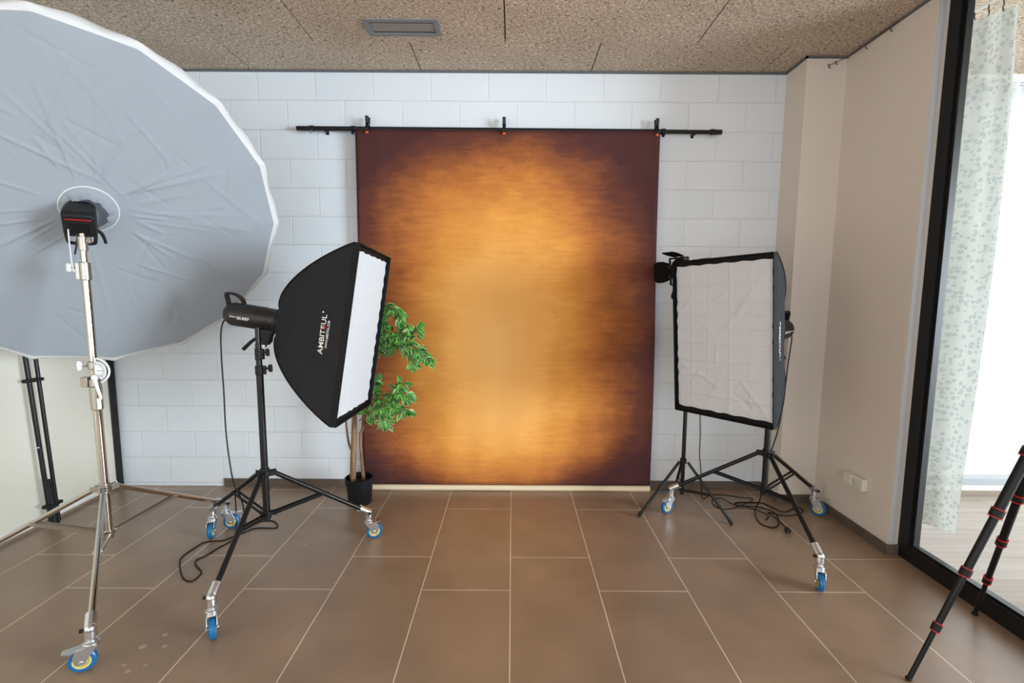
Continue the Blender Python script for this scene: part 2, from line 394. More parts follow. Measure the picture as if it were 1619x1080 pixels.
# neighbour's shell: header above the facade glazing and the far end
b = MB(); b.box((2.5, 0, 2.885), (8.3, .3, ZC+.1)); b.box((2.5, 0, -.1), (2.62, .3, 2.9)); b.box((2.5, 0, -.1), (8.3, .3, .05)); b.build('wall_neighbour', M_warmlit, None, False, kind='structure')
b = MB(); b.box((8.2, -1.2, -.1), (8.4, .3, ZC+.1)); b.box((8.2, YR, 2.8), (8.4, -1.2, ZC+.1)); b.box((8.2, YR, -.1), (8.4, -1.2, .2)); b.build('wall_far', M_warmlit, None, False, kind='structure')
# facade window: light grey frame
M_lightframe = mat('light_frame', (.28, .30, .31), .4)
b = MB()
b.box((2.62, -.03, 2.80), (8.2, .06, 2.885)); b.box((2.62, -.03, .05), (8.2, .06, .10))
for x in (2.62, 4.6, 6.6): b.box((x, 0, .05), (x+.05, .05, 2.885))
b.build('window_2', M_lightframe, None, False, kind='structure')
# baseboards
bb = .060
def base(name, lo, hi):
    b = MB(); b.box(lo, hi); b.build(name, M_base, None, False, kind='structure', bevel=.0015)
base('baseboard_back', (-2.17, -.011, 0), (1.885, .0, bb))
base('baseboard_pilaster', (1.874, -.242, 0), (XR-.0, -.231, bb)); base('baseboard_pilaster_side', (1.874, -.231, 0), (1.885, -.011, bb))
base('baseboard_right', (XR-.011, -.899, 0), (XR, -.242, bb)); base('baseboard_right_return', (XR, -.899, 0), (XG, -.888, bb))
# shadow trim under the ceiling
M_trim = mat('ceiling_trim', (.12, .125, .13), .6)
b = MB(); b.box((XL, -.012, ZC-.014), (1.885, 0, ZC-.001)); b.box((1.873, -.243, ZC-.014), (1.885, 0, ZC-.001)); b.box((1.873, -.243, ZC-.014), (XR, -.231, ZC-.001)); b.box((XR-.010, -.888, ZC-.012), (XR, -.243, ZC-.001))
b.build('trim_1', M_trim, None, False, kind='structure')
M_seal = mat('grey_sealant', (.50, .51, .53), .5)
b = MB(); b.box((XR+.002, -.8925, .06), (XR+.036, -.888, ZC-.001)); b.build('trim_2', M_seal, None, False, kind='structure')

# glazed partition
b = MB()
b.box((XG, -.955, 0), (XG+.06, -.888, ZC)); b.box((XG, YR, 0), (XG+.06, -.955, .085)); b.box((XG, YR, ZC-.08), (XG+.06, -.955, ZC))
for y in (-3.6, -5.4): b.box((XG, y-.035, .085), (XG+.06, y+.035, ZC-.08))
df = b.build('door_1', M_alu, None, False, kind='structure', bevel=.002)
b = MB(); b.box((XG+.012, -.978, .078), (XG+.045, -.955, ZC-.08)); b.box((XG+.012, YR, .085), (XG+.045, -.978, .098)); b.build('glazing_bead', M_black, df, False)
b = MB(); b.box((XG+.026, YR, .09), (XG+.032, -.97, ZC-.09)); b.build('glass_pane', M_glass, df, False)

# left window with roller blinds
b = MB()
b.box((XL+.0, -.055, .0), (XL+.045, -.012, 2.72)); b.box((XL-.05, -1.06, .02), (XL, -1.0, 2.72)); b.box((XL-.05, -3.2, .02), (XL, -3.14, 2.72))
b.box((XL-.05, YR+1.2, .02), (XL, -.03, .05))
wf = b.build('window_3', M_alu, None, False, kind='structure', bevel=.001)
for i, (y0, y1, lab) in enumerate(((-1.55, -.06, 'cream roller blind nearest the back wall, its hem bar just above the floor'), (-3.5, -1.57, 'cream roller blind at the left edge of the picture nearest the camera'))):
    T = thing('roller_blind', lab, 'roller blind', (XL+.03, (y0+y1)/2, 2.7))
    o = T.location
    b = MB(o); b.grid(lambda u, v: (XL+.03+.003*sin(9*u+v*3), y0+(y1-y0)*u, .062+2.62*v), 24, 30); b.build('blind_fabric', M_blind, T)
    b = MB(o); b.bar((XL+.03, y0, .045), (XL+.03, y1, .045), .020, .036, (0, 0, 1)); b.build('hem_bar', M_hembar, T, bevel=.004)
    b = MB(o); b.cyl((XL+.04, y0, 2.70), (XL+.04, y1, 2.70), .03); b.build('roller_tube', M_hembar, T)

# ceiling vent
T = thing('ceiling_vent', 'grey rectangular air grille set in the ceiling', 'vent', (-.64, -.54, ZC)); o = T.location
M_vent = mat('vent_grey', (.20, .21, .22), .5); M_vent2 = mat('vent_slat', (.26, .235, .215), .6)
x0, x1, y0, y1 = -.855, -.428, -.630, -.455; z1 = ZC-.006; w = .030
b = MB(o)
for lo, hi in (((x0, y0), (x1, y0+w)), ((x0, y1-w), (x1, y1)), ((x0, y0+w), (x0+w, y1-w)), ((x1-w, y0+w), (x1, y1-w))): b.box((*lo, z1), (*hi, ZC+.002))
b.build('vent_frame', M_vent, T, False, bevel=.0015)
b = MB(o); b.box((x0+w+.003, y0+w+.015, ZC-.003), (x1-w-.003, y1-w-.015, ZC+.002)); b.build('vent_slat', M_vent2, T, False, label='brown-grey flat slat')
b = MB(o); b.box((x0+w, y0+w, ZC-.0008), (x1-w, y1-w, ZC+.001)); b.build('vent_gap', M_black, T, False)

# ------------------------------------------------------------ text helper
def text_geo(s, height, shear=0.):
    c = bpy.data.curves.new('txt', 'FONT'); c.body = s; c.size = 1; c.resolution_u = 3; c.offset = .012
    ob = bpy.data.objects.new('txt', c); COL.objects.link(ob)
    dg = bpy.context.evaluated_depsgraph_get(); dg.update()
    me = bpy.data.meshes.new_from_object(ob.evaluated_get(dg))
    vs = [v.co.copy() for v in me.vertices]; fs = [tuple(p.vertices) for p in me.polygons]
    bpy.data.objects.remove(ob); bpy.data.curves.remove(c); bpy.data.meshes.remove(me)
    k = height/.73; xs = [v.x for v in vs]; x0, x1 = min(xs), max(xs)
    return [((v.x-x0)*k, v.y*k) for v in vs], fs, (x1-x0)*k

# ------------------------------------------------------------ light stands
def caster(T, o, stem, ang, legdir, R=.045, brake=None, up_mat=None, rot0=0):
    """stem: (x,y) of the swivel axis; ang: direction in which the wheel trails"""
    sx_, sy_ = stem; d = V((cos(ang), sin(ang), 0)); side = V((-sin(ang), cos(ang), 0))
    wc = V((sx_, sy_, R))+d*.030
    b = MB(o)
    b.cyl((sx_, sy_, .118), (sx_, sy_, .158), .013); b.cyl((sx_, sy_, .098), (sx_, sy_, .112), .026); b.cyl((sx_, sy_, .112), (sx_, sy_, .121), .020)
    for s_ in (-1, 1):   # fork cheeks
        p = V((sx_, sy_, 0))+side*s_*.0175
        poly = [p+d*-.022+V((0, 0, .100)), p+d*.040+V((0, 0, .100)), p+d*.056+V((0, 0, .070)), p+d*.043+V((0, 0, .034)), p+d*.020+V((0, 0, .034)), p+d*.004+V((0, 0, .062))]
        b.prism(poly, side*s_*.0025)
    b.prism([V((sx_, sy_, .097))+side*.020+d*-.022, V((sx_, sy_, .097))+side*.020+d*.036, V((sx_, sy_, .097))-side*.020+d*.036, V((sx_, sy_, .097))-side*.020-d*.022], (0, 0, .004))
    b.cyl(wc-side*.024, wc+side*.024, .007, 10)
    c = b.build('caster', M_zinc, T, bevel=.0008)
    b = MB(o); b.lathe(wc-side*.0125, side, [(R*.68, 0), (R*.90, 0), (R, .004), (R, .021), (R*.90, .025), (R*.68, .025), (R*.68, 0)], 28); b.build('tyre', M_tyre, c, label='blue rubber tyre')
    b = MB(o); b.lathe(wc-side*.012, side, [(.004, .001), (R*.45, .001), (R*.5, .004), (R*.50, .0), (R*.70, .0), (R*.70, .024), (R*.5, .024), (R*.5, .02), (R*.45, .023), (.004, .023)], 24); b.build('wheel_hub', M_yellow, c)
    if brake is not None:
        a = ang+brake; dd = V((cos(a), sin(a), 0)); ss = V((-sin(a), cos(a), 0)); p = V((sx_, sy_, .096))
        b = MB(o); b.prism([p+dd*.02+ss*.018, p+dd*.062+ss*.020+V((0, 0, -.006)), p+dd*.088+ss*.012+V((0, 0, -.002)), p+dd*.088-ss*.012+V((0, 0, -.002)), p+dd*.062-ss*.020+V((0, 0, -.006)), p+dd*.02-ss*.018], (0, 0, .004)); b.build('brake_pedal', M_zinc, c)
    # socket that holds the leg tube
    e = V(legdir).normalized(); q = V((sx_, sy_, .165)); b = MB(o)
    b.tube([V((sx_, sy_, .132)), q, q-e*.018, q-e*.062], .0205, 16); b.ball(q, .0215, 12); kdir = V((-e.y, e.x, 0)).normalized()
    b.build('leg_socket', M_zinc, c)
    b = MB(o); b.cyl(q-kdir*.018, q-kdir*.032, .008, 10); b.build('socket_knob', M_blackmat, c)
    return q

def wing_knob(T, o, p, d, mt, name='knob', r=.016, ln=.02, flat=True):
    p = V(p); d = V(d).normalized(); b = MB(o); b.cyl(p, p+d*ln, .006, 10)
    a = d.cross(V((0, 0, 1))); a = a.normalized() if a.length > .1 else V((1, 0, 0)); c = a.cross(d)
    b.obox(p+d*(ln+.006), (a, c, d), (.005, r, .010)); b.obox(p+d*(ln+.008), (a, c, d), (.0035, r*1.25, .006))
    return b.build(name, mt, T, bevel=.002)

def wheeled_stand(label, cx, cy, stems, wheels, ztop, m_tube, m_hub, tubes, zu=.50, zl=.275, rc=.0175, rl=.0125, group=None, joints=()):
    T = thing('light_stand', label, 'light stand', (cx, cy, 0), group=group); o = T.location
    b = MB(o)
    z = zl-.035
    for i, (r, z1) in enumerate(tubes):
        b.cyl((cx, cy, z), (cx, cy, z1), r, 24); z = z1-.02
    b.build('column', m_tube, T)
    b = MB(o); b.cyl((cx, cy, zu-.018), (cx, cy, zu+.018), .028, 20); b.cyl((cx, cy, zu+.014), (cx, cy, zu+.030), .023, 20)
    for st in stems:
        d = V((st[0]-cx, st[1]-cy, 0)).normalized(); s_ = V((-d.y, d.x, 0))
        for k in (-1, 1): b.obox(V((cx, cy, zu))+d*.038+s_*k*.014, (d, s_, V((0, 0, 1))), (.018, .003, .013))
    b.build('upper_hub', m_hub, T, bevel=.001)
    b = MB(o); b.cyl((cx, cy, zl-.014), (cx, cy, zl+.014), .026, 20); b.cyl((cx, cy, zl-.03), (cx, cy, zl-.012), .021, 20)
    for st in stems:
        d = V((st[0]-cx, st[1]-cy, 0)).normalized(); s_ = V((-d.y, d.x, 0))
        for k in (-1, 1): b.obox(V((cx, cy, zl))+d*.034+s_*k*.012, (d, s_, V((0, 0, 1))), (.014, .0025, .010))
    b.build('lower_hub', m_hub, T, bevel=.001)
    for st, (ang, brk) in zip(stems, wheels):
        d = V((st[0]-cx, st[1]-cy, 0)); L = d.length; d.normalize(); s_ = V((-d.y, d.x, 0))
        p0 = V((cx, cy, zu))+d*.042; p1 = V((st[0], st[1], .165))
        q = caster(T, o, st, ang, p1-p0, brake=brk)
        e = (p1-p0).normalized()
        b = MB(o); b.cyl(p0-e*.008, p1-e*.03, rl, 16); b.build('leg', m_tube, T)
        mid = p0+(p1-p0)*.50; bs = V((cx, cy, zl))+d*.036; b = MB(o)
        for k in (-1, 1): b.bar(bs+s_*k*.0135, mid+s_*k*.0135, .0035, .016, (0, 0, 1))
        b.cyl(mid-s_*.019, mid+s_*.019, .0045, 10); b.cyl(bs-s_*.018, bs+s_*.018, .0045, 10)
        b.build('brace', m_tube if m_tube is not M_chrome else M_dullchrome, T)
    for (z, r, h, kd, m_k) in joints:
        b = MB(o); b.cyl((cx, cy, z-h/2), (cx, cy, z+h/2), r, 20); kdv = V((cos(kd), sin(kd), 0))
        b.obox(V((cx, cy, z))+kdv*(r+.003), (kdv, V((-kdv.y, kdv.x, 0)), V((0, 0, 1))), (.008, .008, h*.45))
        b.build('collar', m_hub, T, bevel=.001)
        wing_knob(T, o, V((cx, cy, z+h*.18))+kdv*(r+.006), kdv, m_k, 'locking_knob')
    return T

# left black stand
SL = wheeled_stand('black wheeled light stand on the left carrying the softbox turned side-on', -1.322, -1.0,
    [(-1.285, -1.545), (-.850, -.750), (-1.800, -.725)], [(radians(-60), None), (radians(20), .5), (radians(-75), None)], 1.28,
    M_black, M_blackmat, [(.0175, 1.075), (.0150, 1.20), (.0125, 1.285)],
    joints=[(1.06, .021, .05, radians(10), M_blackmat), (1.145, .0185, .06, radians(-10), M_blackmat)], rc=.017)
SR = wheeled_stand('black wheeled light stand on the right beneath the tall beige-faced softbox', 1.56, -.64,
    [(1.553, -1.195), (1.075, -.385), (2.035, -.395)], [(radians(-110), None), (radians(205), .3), (radians(-50), .9)], 1.2,
    M_black, M_blackmat, [(.0175, 1.0), (.0150, 1.10), (.0125, 1.16)],
    joints=[(.98, .021, .05, radians(10), M_blackmat)])
CX, CY = -2.005, -1.205
SC = wheeled_stand('tall chrome wheeled light stand at far left holding the giant white umbrella', CX, CY,
    [(-1.635, -1.735), (-1.772, -.640), (-2.655, -1.255)], [(radians(205), .1), (radians(10), .2), (radians(190), .3)], 1.7,
    M_chrome, M_dullchrome, [(.0190, .90), (.0165, 1.55), (.0130, 1.70)],
    joints=[(.955, .025, .115, radians(-35), M_brass), (1.56, .0225, .085, radians(215), M_dullchrome)])
# tilt bracket with protractor dial on chrome column
o = SC.location
b = MB(o)
b.cyl((CX, CY, 1.115-.019), (CX, CY, 1.115+.019), .0235, 20); b.build('clamp', M_dullchrome, SC, bevel=.0015)
b = MB(o); b.cyl((CX, CY, 1.03-.019), (CX, CY, 1.03+.019), .0235, 20)
b.obox((CX-.034, CY-.01, 1.035), (V((1, 0, 0)), V((0, 1, 0)), V((0, 0, 1))), (.016, .014, .024))
b.build('clamp', M_dullchrome, SC, bevel=.0015)
wing_knob(SC, o, (CX-.022, CY-.012, 1.115), (-1, -.4, 0), M_zinc, 'clamp_knob', .018)
dc = V((CX+.048, CY-.045, 1.095)); nn = V((.12, -1, 0)).normalized(); ax = V((1, .12, 0)).normalized(); az_ = V((0, 0, 1))
b = MB(o); pts = [dc+ax*.0+az_*-.03]+[dc+(ax*sin(a)+az_*cos(a))*.045 for a in [i*pi*.86/18 for i in range(19)]]
b.prism(pts, nn*-.003); b.build('dial', M_letter, SC, False, label='white half-round protractor dial')
M_white2 = mat('white_enamel', (.75, .77, .8), .4)
b = MB(o); b.tube([dc+(ax*sin(a)+az_*cos(a))*.058 for a in [-.02+i*pi*.9/20 for i in range(21)]], .0045, 8); b.bar(dc+az_*.058, dc+az_*-.02, .007, .005); b.build('dial_rim', M_white2, SC)
b = MB(o)
for i in range(9):
    a = i*pi*.8/9+.1; e = ax*sin(a)+az_*cos(a); b.bar(dc+e*.030+nn*.001, dc+e*.040+nn*.001, .002, .0012)
b.bar(dc+ax*.004+nn*.001+az_*.0, dc+ax*.036+nn*.001, .0025, .0012); b.build('dial_marks', M_grey, SC, False)
b = MB(o); b.cyl((CX+.01, CY-.01, 1.066), (CX+.055, CY-.055, 1.066), .011, 14); b.build('pivot', M_dullchrome, SC)
b = MB(o); b.cyl(V((CX+.052, CY-.052, 1.066)), V((CX+.060, CY-.068, 1.066)), .014, 16); b.tube([(CX+.056, CY-.062, 1.062), (CX+.068, CY-.066, 1.02), (CX+.080, CY-.066, .975)], [.010, .007], 10); b.build('tilt_lever', M_zinc, SC)
# top spigot
b = MB(o); b.cyl((CX, CY, 1.655), (CX, CY, 1.72), .019, 18); b.cyl((CX, CY, 1.70), (CX, CY, 1.735), .012, 14); b.build('top_socket', M_dullchrome, SC)
wing_knob(SC, o, (CX+.018, CY-.005, 1.700), (1, -.2, .1), M_dullchrome, 'socket_knob', .010, .016)

# thin black stand for the small lamp
def simple_stand(label, cx, cy, feet, zu, zl, ztop):
    T = thing('light_stand', label, 'light stand', (cx, cy, 0)); o = T.location
    b = MB(o); b.cyl((cx, cy, zl-.03), (cx, cy, .80), .0130, 18); b.cyl((cx, cy, .78), (cx, cy, ztop), .0105, 16); b.build('column', M_black, T)
    b = MB(o); b.cyl((cx, cy, zu-.012), (cx, cy, zu+.020), .021, 18); b.build('upper_hub', M_blackmat, T)
    b = MB(o); b.cyl((cx, cy, zl-.012), (cx, cy, zl+.012), .019, 18); b.build('lower_hub', M_blackmat, T)
    for f in feet:
        d = V((f[0]-cx, f[1]-cy, 0)).normalized(); s_ = V((-d.y, d.x, 0)); p0 = V((cx, cy, zu))+d*.03; p1 = V((f[0], f[1], .008))
        b = MB(o); b.cyl(p0, p1, .0095, 14); g = b.build('leg', M_black, T)
        e = (p1-p0).normalized(); b = MB(o); b.cyl(p1-e*.03, p1+e*.004, .012, 14); b.build('rubber_foot', M_rubber, g)
        m = p0+(p1-p0)*.55; q = V((cx, cy, zl))+d*.02; b = MB(o)
        for k in (-1, 1): b.bar(q+s_*k*.009, m+s_*k*.009, .0025, .012, (0, 0, 1))
        b.cyl(m-s_*.012, m+s_*.012, .004, 8); b.build('brace', M_black, T)
    b = MB(o); b.cyl((cx, cy, .755), (cx, cy, .80), .018, 16); b.build('collar', M_blackmat, T)
    wing_knob(T, o, (cx-.015, cy-.01, .775), (-1, -.5, 0), M_blackmat, 'locking_knob', .014, .010)
    return T
simple_stand('slim black tripod stand without wheels behind the right softbox', 1.158, -.36, [(.842, -.462), (1.412, -.562), (1.215, -.055)], .345, .145, 1.56)

# ------------------------------------------------------------ softboxes
def rotm(a, b_, c):
    return Matrix.Rotation(a, 3, 'Z') @ Matrix.Rotation(b_, 3, 'Y') @ Matrix.Rotation(c, 3, 'X')
HW, HH, DEP = .30, .45, .42
PQ = [1.08, .62]
def prof(u, H, r0=.080): return r0+(H-r0)*max(0, 1-max(u, 0)**PQ[0])**PQ[1]
def softbox(label, c, ang, side, seed, grid_folds):
    rnd = random.Random(seed); M = rotm(*ang).to_4x4(); M.translation = V(c)
    T = thing('softbox', label, 'softbox', M=M)
    def pan(axis, s_):
        def f(u, v):
            u = 1-(1-u)**1.8; v = v*2-1; w = prof(u, HW); h = prof(u, HH); sag = 1-.045*(1-v*v)*sin(pi*min(u*1.1, 1))
            wob = .0025*sin(17*u+3*s_+seed)*sin(5*v+9*u)*(1-v*v)
            u2_ = u; return (s_*(w*sag+wob), u*DEP, v*h) if axis == 0 else (v*w, u*DEP, s_*(h*sag+wob))
        return f
    for axis, s_ in ((0, -1), (0, 1), (1, -1), (1, 1)):
        b = MB(); b.grid(pan(axis, s_), 44, 16); b.build('fabric_panel', M_shell, T, ang=60)
    # seams along the four rods
    for a in (-1, 1):
        for c_ in (-1, 1):
            b = MB(); b.tube([(a*prof(1-(1-i/28)**1.8, HW), (1-(1-i/28)**1.8)*DEP, c_*prof(1-(1-i/28)**1.8, HH)) for i in range(29)], .0045, 8); b.build('corner_seam', M_rim, T)
    # front rim: velcro lip standing forward of the diffuser
    b = MB(); th = .006; lip = .028
    for s_ in (-1, 1):
        b.box((s_*HW-th/2, -lip, -HH), (s_*HW+th/2, .004, HH)); b.box((-HW, -lip, s_*HH-th/2), (HW, .004, s_*HH+th/2))
    # inner band seen around the diffuser
    for s_ in (-1, 1):
        x = s_*(HW-.017); b.box((min(x, s_*HW), -.004, -HH), (max(x, s_*HW), .002, HH)); z = s_*(HH-.034); b.box((-HW, -.004, min(z, s_*HH)), (HW, .002, max(z, s_*HH)))
    b.build('rim', M_rim, T, False, bevel=.0015)
    # speed ring
    b = MB(); b.lathe((0, DEP-.012, 0), (0, 1, 0), [(.060, 0), (.082, 0), (.084, .02), (.070, .032), (.060, .032), (.060, 0)], 28); b.build('speed_ring', M_blackmat, T)
    # diffuser sheet with fold creases
    cre = []
    if grid_folds:
        for x in (-.19, -.08, .05, .17): cre.append((x, -.45, x+.01, .45, .0018 if x != .05 else .0032, .006))
        for z in (-.33, -.22, -.13, -.03, .06, .13, .22, .31): cre.append((-.30, z, .30, z+rnd.uniform(-.014, .014), .0028, .007))
        for i in range(26):
            x, z = rnd.uniform(-.27, .27), rnd.uniform(-.4, .4); a = rnd.choice((-.7, .7, .5, 1.1, 2.4))+rnd.uniform(-.3, .3); L = rnd.uniform(.04, .13)
            cre.append((x-cos(a)*L, z-sin(a)*L, x+cos(a)*L, z+sin(a)*L, rnd.uniform(-.0045, .005), rnd.uniform(.006, .014)))
        cre += [(-.02, .0, -.14, .12, .003, .008), (-.02, 0, .14, .19, .003, .01), (-.02, 0, -.03, -.16, .003, .008), (.10, -.2, .29, -.42, .004, .012), (.08, .12, .26, .36, .004, .014)]
    else:
        for x in (-.1, .1): cre.append((x, -.45, x, .45, .0015, .007))
        for z in (-.26, -.1, .06, .22): cre.append((-.3, z, .3, z, .0015, .006))
        for i in range(8):
            x, z = rnd.uniform(-.27, .27), rnd.uniform(-.4, .4); a = rnd.uniform(0, 3); L = rnd.uniform(.04, .12)
            cre.append((x-cos(a)*L, z-sin(a)*L, x+cos(a)*L, z+sin(a)*L, rnd.uniform(-.002, .002), .01))
    def dsp(x, z):
        h = 0
        for x0, z0, x1, z1, a, w in cre:
            dx, dz = x1-x0, z1-z0; L2 = dx*dx+dz*dz; tt = max(0, min(1, ((x-x0)*dx+(z-z0)*dz)/L2))
            d2 = (x-x0-dx*tt)**2+(z-z0-dz*tt)**2
            if d2 < w*w*6: h += a*(1.5 if grid_folds else 1)*math.exp(-d2/(w*w))*(1-(2*tt-1)**4 if L2 < .2 else 1)
        h += .003*sin(13*x+seed)*sin(9*z+seed) if grid_folds else .002*sin(9*x)*sin(7*z)
        return h
    def fdif(u, v):
        x = (u*2-1)*(HW-.013); z = (v*2-1)*(HH-.030); e = min(u, 1-u, v*1.5, (1-v)*1.5)
        edge = max(0, .03-e)/.03
        return (x+edge*.0016*sin(z*70+seed), -.007-.003*math.sqrt(max(0, min(u, 1-u)*2))-dsp(x, z)*(1-edge)+edge*.002*sin(z*90+x*80), z+edge*.0022*sin(x*60))
    b = MB(); b.grid(fdif, 100, 150); b.build('front_diffuser', M_diff, T, ang=180, merge=False)
    # brand print on the side panel that faces the camera
    def place(vs, fs, L, s0, z0, name, m, off=.0035):
        out = []
        for (tx, ty) in vs:
            if side < 0: zz = z0+tx-L/2; ss = s0+ty
            else: zz = z0-(tx-L/2); ss = s0+ty
            u = ss/DEP; w = prof(u, HW); h = prof(u, HH); v = zz/h
            out.append((side*(w*(1-.045*(1-v*v)*sin(pi*min(u*1.1, 1)))+off), ss, zz))
        b = MB(); b.add(out, fs); b.build(name, m, T, False, solid=.0006, merge=False)
    return T, place
def brand(place, z0):
    H = .0285
    segs = [('AMBIT', M_letter), ('F', M_letter), ('UL', M_letter)]
    geos = [text_geo(s_, H) for s_, _ in segs]; gapw = .004; tot = sum(g[2] for g in geos)+2*gapw; k = .196/tot
    x = 0; allv = []; allf = []; redpos = 0
    for (vs, fs, w), (s_, m) in zip(geos, segs):
        if s_ == 'F': redpos = x*k; redw = w*k
        n0 = len(allv); allv += [((a+x)*k, c_) for a, c_ in vs]; allf += [tuple(i+n0 for i in f) for f in fs]; x += w+gapw
    place(allv, allf, .196, .098, z0, 'brand_lettering', M_letter)
    # red flame stroke in the F and small registered dot
    rv = [(redpos-.004, -.001), (redpos+redw*.95, -.001), (redpos+redw*.95, .013), (redpos+redw*.4, .013), (redpos-.004, .006)]
    place(rv, [(0, 1, 2, 3, 4)], .196, .098, z0, 'red_accent', M_letter_red, .0045)
    dv = [(.207+.0045*cos(i*pi/5), .024+.0045*sin(i*pi/5)) for i in range(10)]
    place(dv, [tuple(range(10))], .196, .098, z0, 'registered_mark', M_letter)
    vs, fs, w = text_geo('WWW.AMBITFUL.COM', .0135); k = .136/w
    place([(a*k, c_) for a, c_ in vs], fs, .136, .076, z0+.003, 'web_address', M_letter)
CLc, CLa = (-.824, -.874, 1.246), (1.586, .05, .146)
T1, pl = softbox('softbox on the left, turned side-on with its black side and bright white front', CLc, CLa, -1, 1, False); brand(pl, -.012)
CRc, CRa = (1.173, -.81, 1.219), (-.989, -.037, .045)
PQ[:] = [1.05, .55]
T2, pl = softbox('tall softbox on the right with a creased beige front facing the camera', CRc, CRa, 1, 5, True); brand(pl, .0)

# ------------------------------------------------------------ studio strobes in the softboxes
def strobe(label, c, ang, y0, y1, side):
    M = rotm(*ang).to_4x4(); off = M.to_3x3() @ V((0, (y0+y1)/2, 0)); M.translation = V(c)+off
    T = thing('studio_strobe', label, 'studio flash', M=M); h = (y1-y0)/2; R = .064
    # rounded octagonal body
    def ring(y, r, sq=.86): return [(r*cos(a)*(1 if abs(cos(a)) < .9 else 1)*1.0, y, r*sin(a)*1.0) for a in [i*2*pi/32 for i in range(32)]]
    prof_ = [(-h, .052), (-h+.004, .060), (-h+.075, .062), (-h+.080, R), (h-.045, R), (h-.03, R-.002), (h-.004, .046), (h, .042)]
    b = MB(); vs = []; fs = []
    for y, r in prof_: vs += ring(y, r)
    n = 32
    for i in range(len(prof_)-1):
        for k in range(n): fs.append((i*n+k, (i+1)*n+k, (i+1)*n+(k+1) % n, i*n+(k+1) % n))
    fs.append(tuple(range(n))); fs.append(tuple((len(prof_)-1)*n+k for k in range(n))[::-1]); b.add(vs, fs); b.build('body', M_strobe, T, ang=40)
    b = MB(); b.lathe((0, -h-.03, 0), (0, 1, 0), [(.04, 0), (.056, 0), (.058, .03), (.04, .03)], 28); b.build('mount_ring', M_dullchrome, T)
    b = MB(); b.lathe((0, -h+.012, 0), (0, 1, 0), [(.0622, 0), (.0632, .001), (.0632, .004), (.0622, .005)], 32); b.build('grip_ring', M_grey, T)
    # rear handle loop
    b = MB(); P = [(0, h-.085, .058), (0, h-.070, .088), (0, h-.035, .106), (0, h+.002, .108), (0, h+.014, .098), (0, h+.004, .070), (0, h-.006, .040)]
    P = smoothpath(P, 5)
    for i in range(len(P)-1): b.bar(P[i]-(P[i+1]-P[i])*.15, P[i+1]+(P[i+1]-P[i])*.15, .030, .012, (1, 0, 0)) if False else b.obox((P[i]+P[i+1])/2, frame(P[i+1]-P[i], (1, 0, 0)), (.0065, .014, (P[i+1]-P[i]).length*.62))
    b.build('handle', M_blackmat, T, merge=False)
    b = MB(); b.cyl((0, h-.002, .01), (0, h+.006, .01), .012, 16); b.box((-.03, h-.002, -.030), (.03, h+.004, -.012)); b.build('control_panel', M_grey, T, bevel=.001)
    # tilt bracket below
    b = MB()
    y = -h+.075
    poly = [(-.020, y-.055, -.055), (-.020, y+.050, -.055), (-.020, y+.028, -.090), (-.020, y+.024, -.125), (-.020, y+.008, -.140), (-.020, y-.024, -.140), (-.020, y-.038, -.120), (-.020, y-.040, -.090)]
    b.prism(poly, (.040, 0, 0)); b.build('tilt_bracket', M_blackmat, T, bevel=.004)
    b = MB(); b.tube([(side*.030, y+.030, -.108), (side*.034, y+.055, -.135), (side*.034, y+.088, -.178)], [.008, .0105], 10); b.cyl((side*.016, y+.012, -.112), (side*.034, y+.030, -.108), .010, 12); b.build('tilt_lever', M_blackmat, T)
    b = MB(); b.cyl((0, y-.006, -.152), (0, y-.006, -.138), .0115, 14); b.build('stand_socket', M_zinc, T)
    # side print
    def lab(s_, hgt, yc, zc, name):
        vs, fs, w = text_geo(s_, hgt); out = []
        for tx, ty in vs:
            z = zc+ty; r = R+.0008; x = side*math.sqrt(r*r-z*z)
            # side<0 panel seen from -x: image right = -y local
            yy = yc-(tx-w/2) if side < 0 else yc+(tx-w/2)
            out.append((x, yy, z))
        b = MB(); b.add(out, fs); b.build(name, M_letter, T, False, merge=False, solid=.0004)
    lab('Godox', .0085, .082-.004, -.012, 'maker_lettering'); lab('SK400\u00b2', .0165, .024, -.020, 'model_lettering')
    b = MB(); b.ball((side*.0635, -h+.028, -.008), .0035, 8); b.build('release_button', M_zinc, T)
    return T
ST1 = strobe('black studio flash behind the left softbox with a carry handle and cable', CLc, CLa, .44, .73, -1)
ST2 = strobe('black studio flash behind the right softbox, only its rear and handle showing', CRc, CRa, .44, .70, 1)

# ------------------------------------------------------------ umbrella and its flash
AZ, EL, PH = .64, -.519, 1.634
n_ = V((sin(AZ)*cos(EL), -cos(AZ)*cos(EL), sin(EL))); uu = V((0, 0, 1)).cross(n_).normalized(); vv = n_.cross(uu)
c0 = V((-2.145, -1.05, 1.829)); RU = .90
T = thing('parabolic_umbrella', 'giant white studio umbrella covered by a wrinkled diffuser, filling the upper left', 'umbrella', c0); o = c0
def poly_r(a):
    st = 2*pi/16; f = ((a-PH) % st)/st-.5
    return RU*cos(st/2)/cos(f*st), f
rnd = random.Random(11); CRE = []
coll = V((-2.095, -1.048, 1.879))-c0; cu, cv = coll.dot(uu), coll.dot(vv)
for i in range(30):    # creases radiating from the collar
    a = rnd.uniform(0, 2*pi); r0 = rnd.uniform(.13, .2); r1 = r0+rnd.uniform(.12, .6); sk = rnd.uniform(-.15, .15)
    CRE.append((cu+cos(a)*r0, cv+sin(a)*r0, cu+cos(a+sk)*r1, cv+sin(a+sk)*r1, rnd.uniform(.003, .0075), rnd.uniform(.005, .010)))
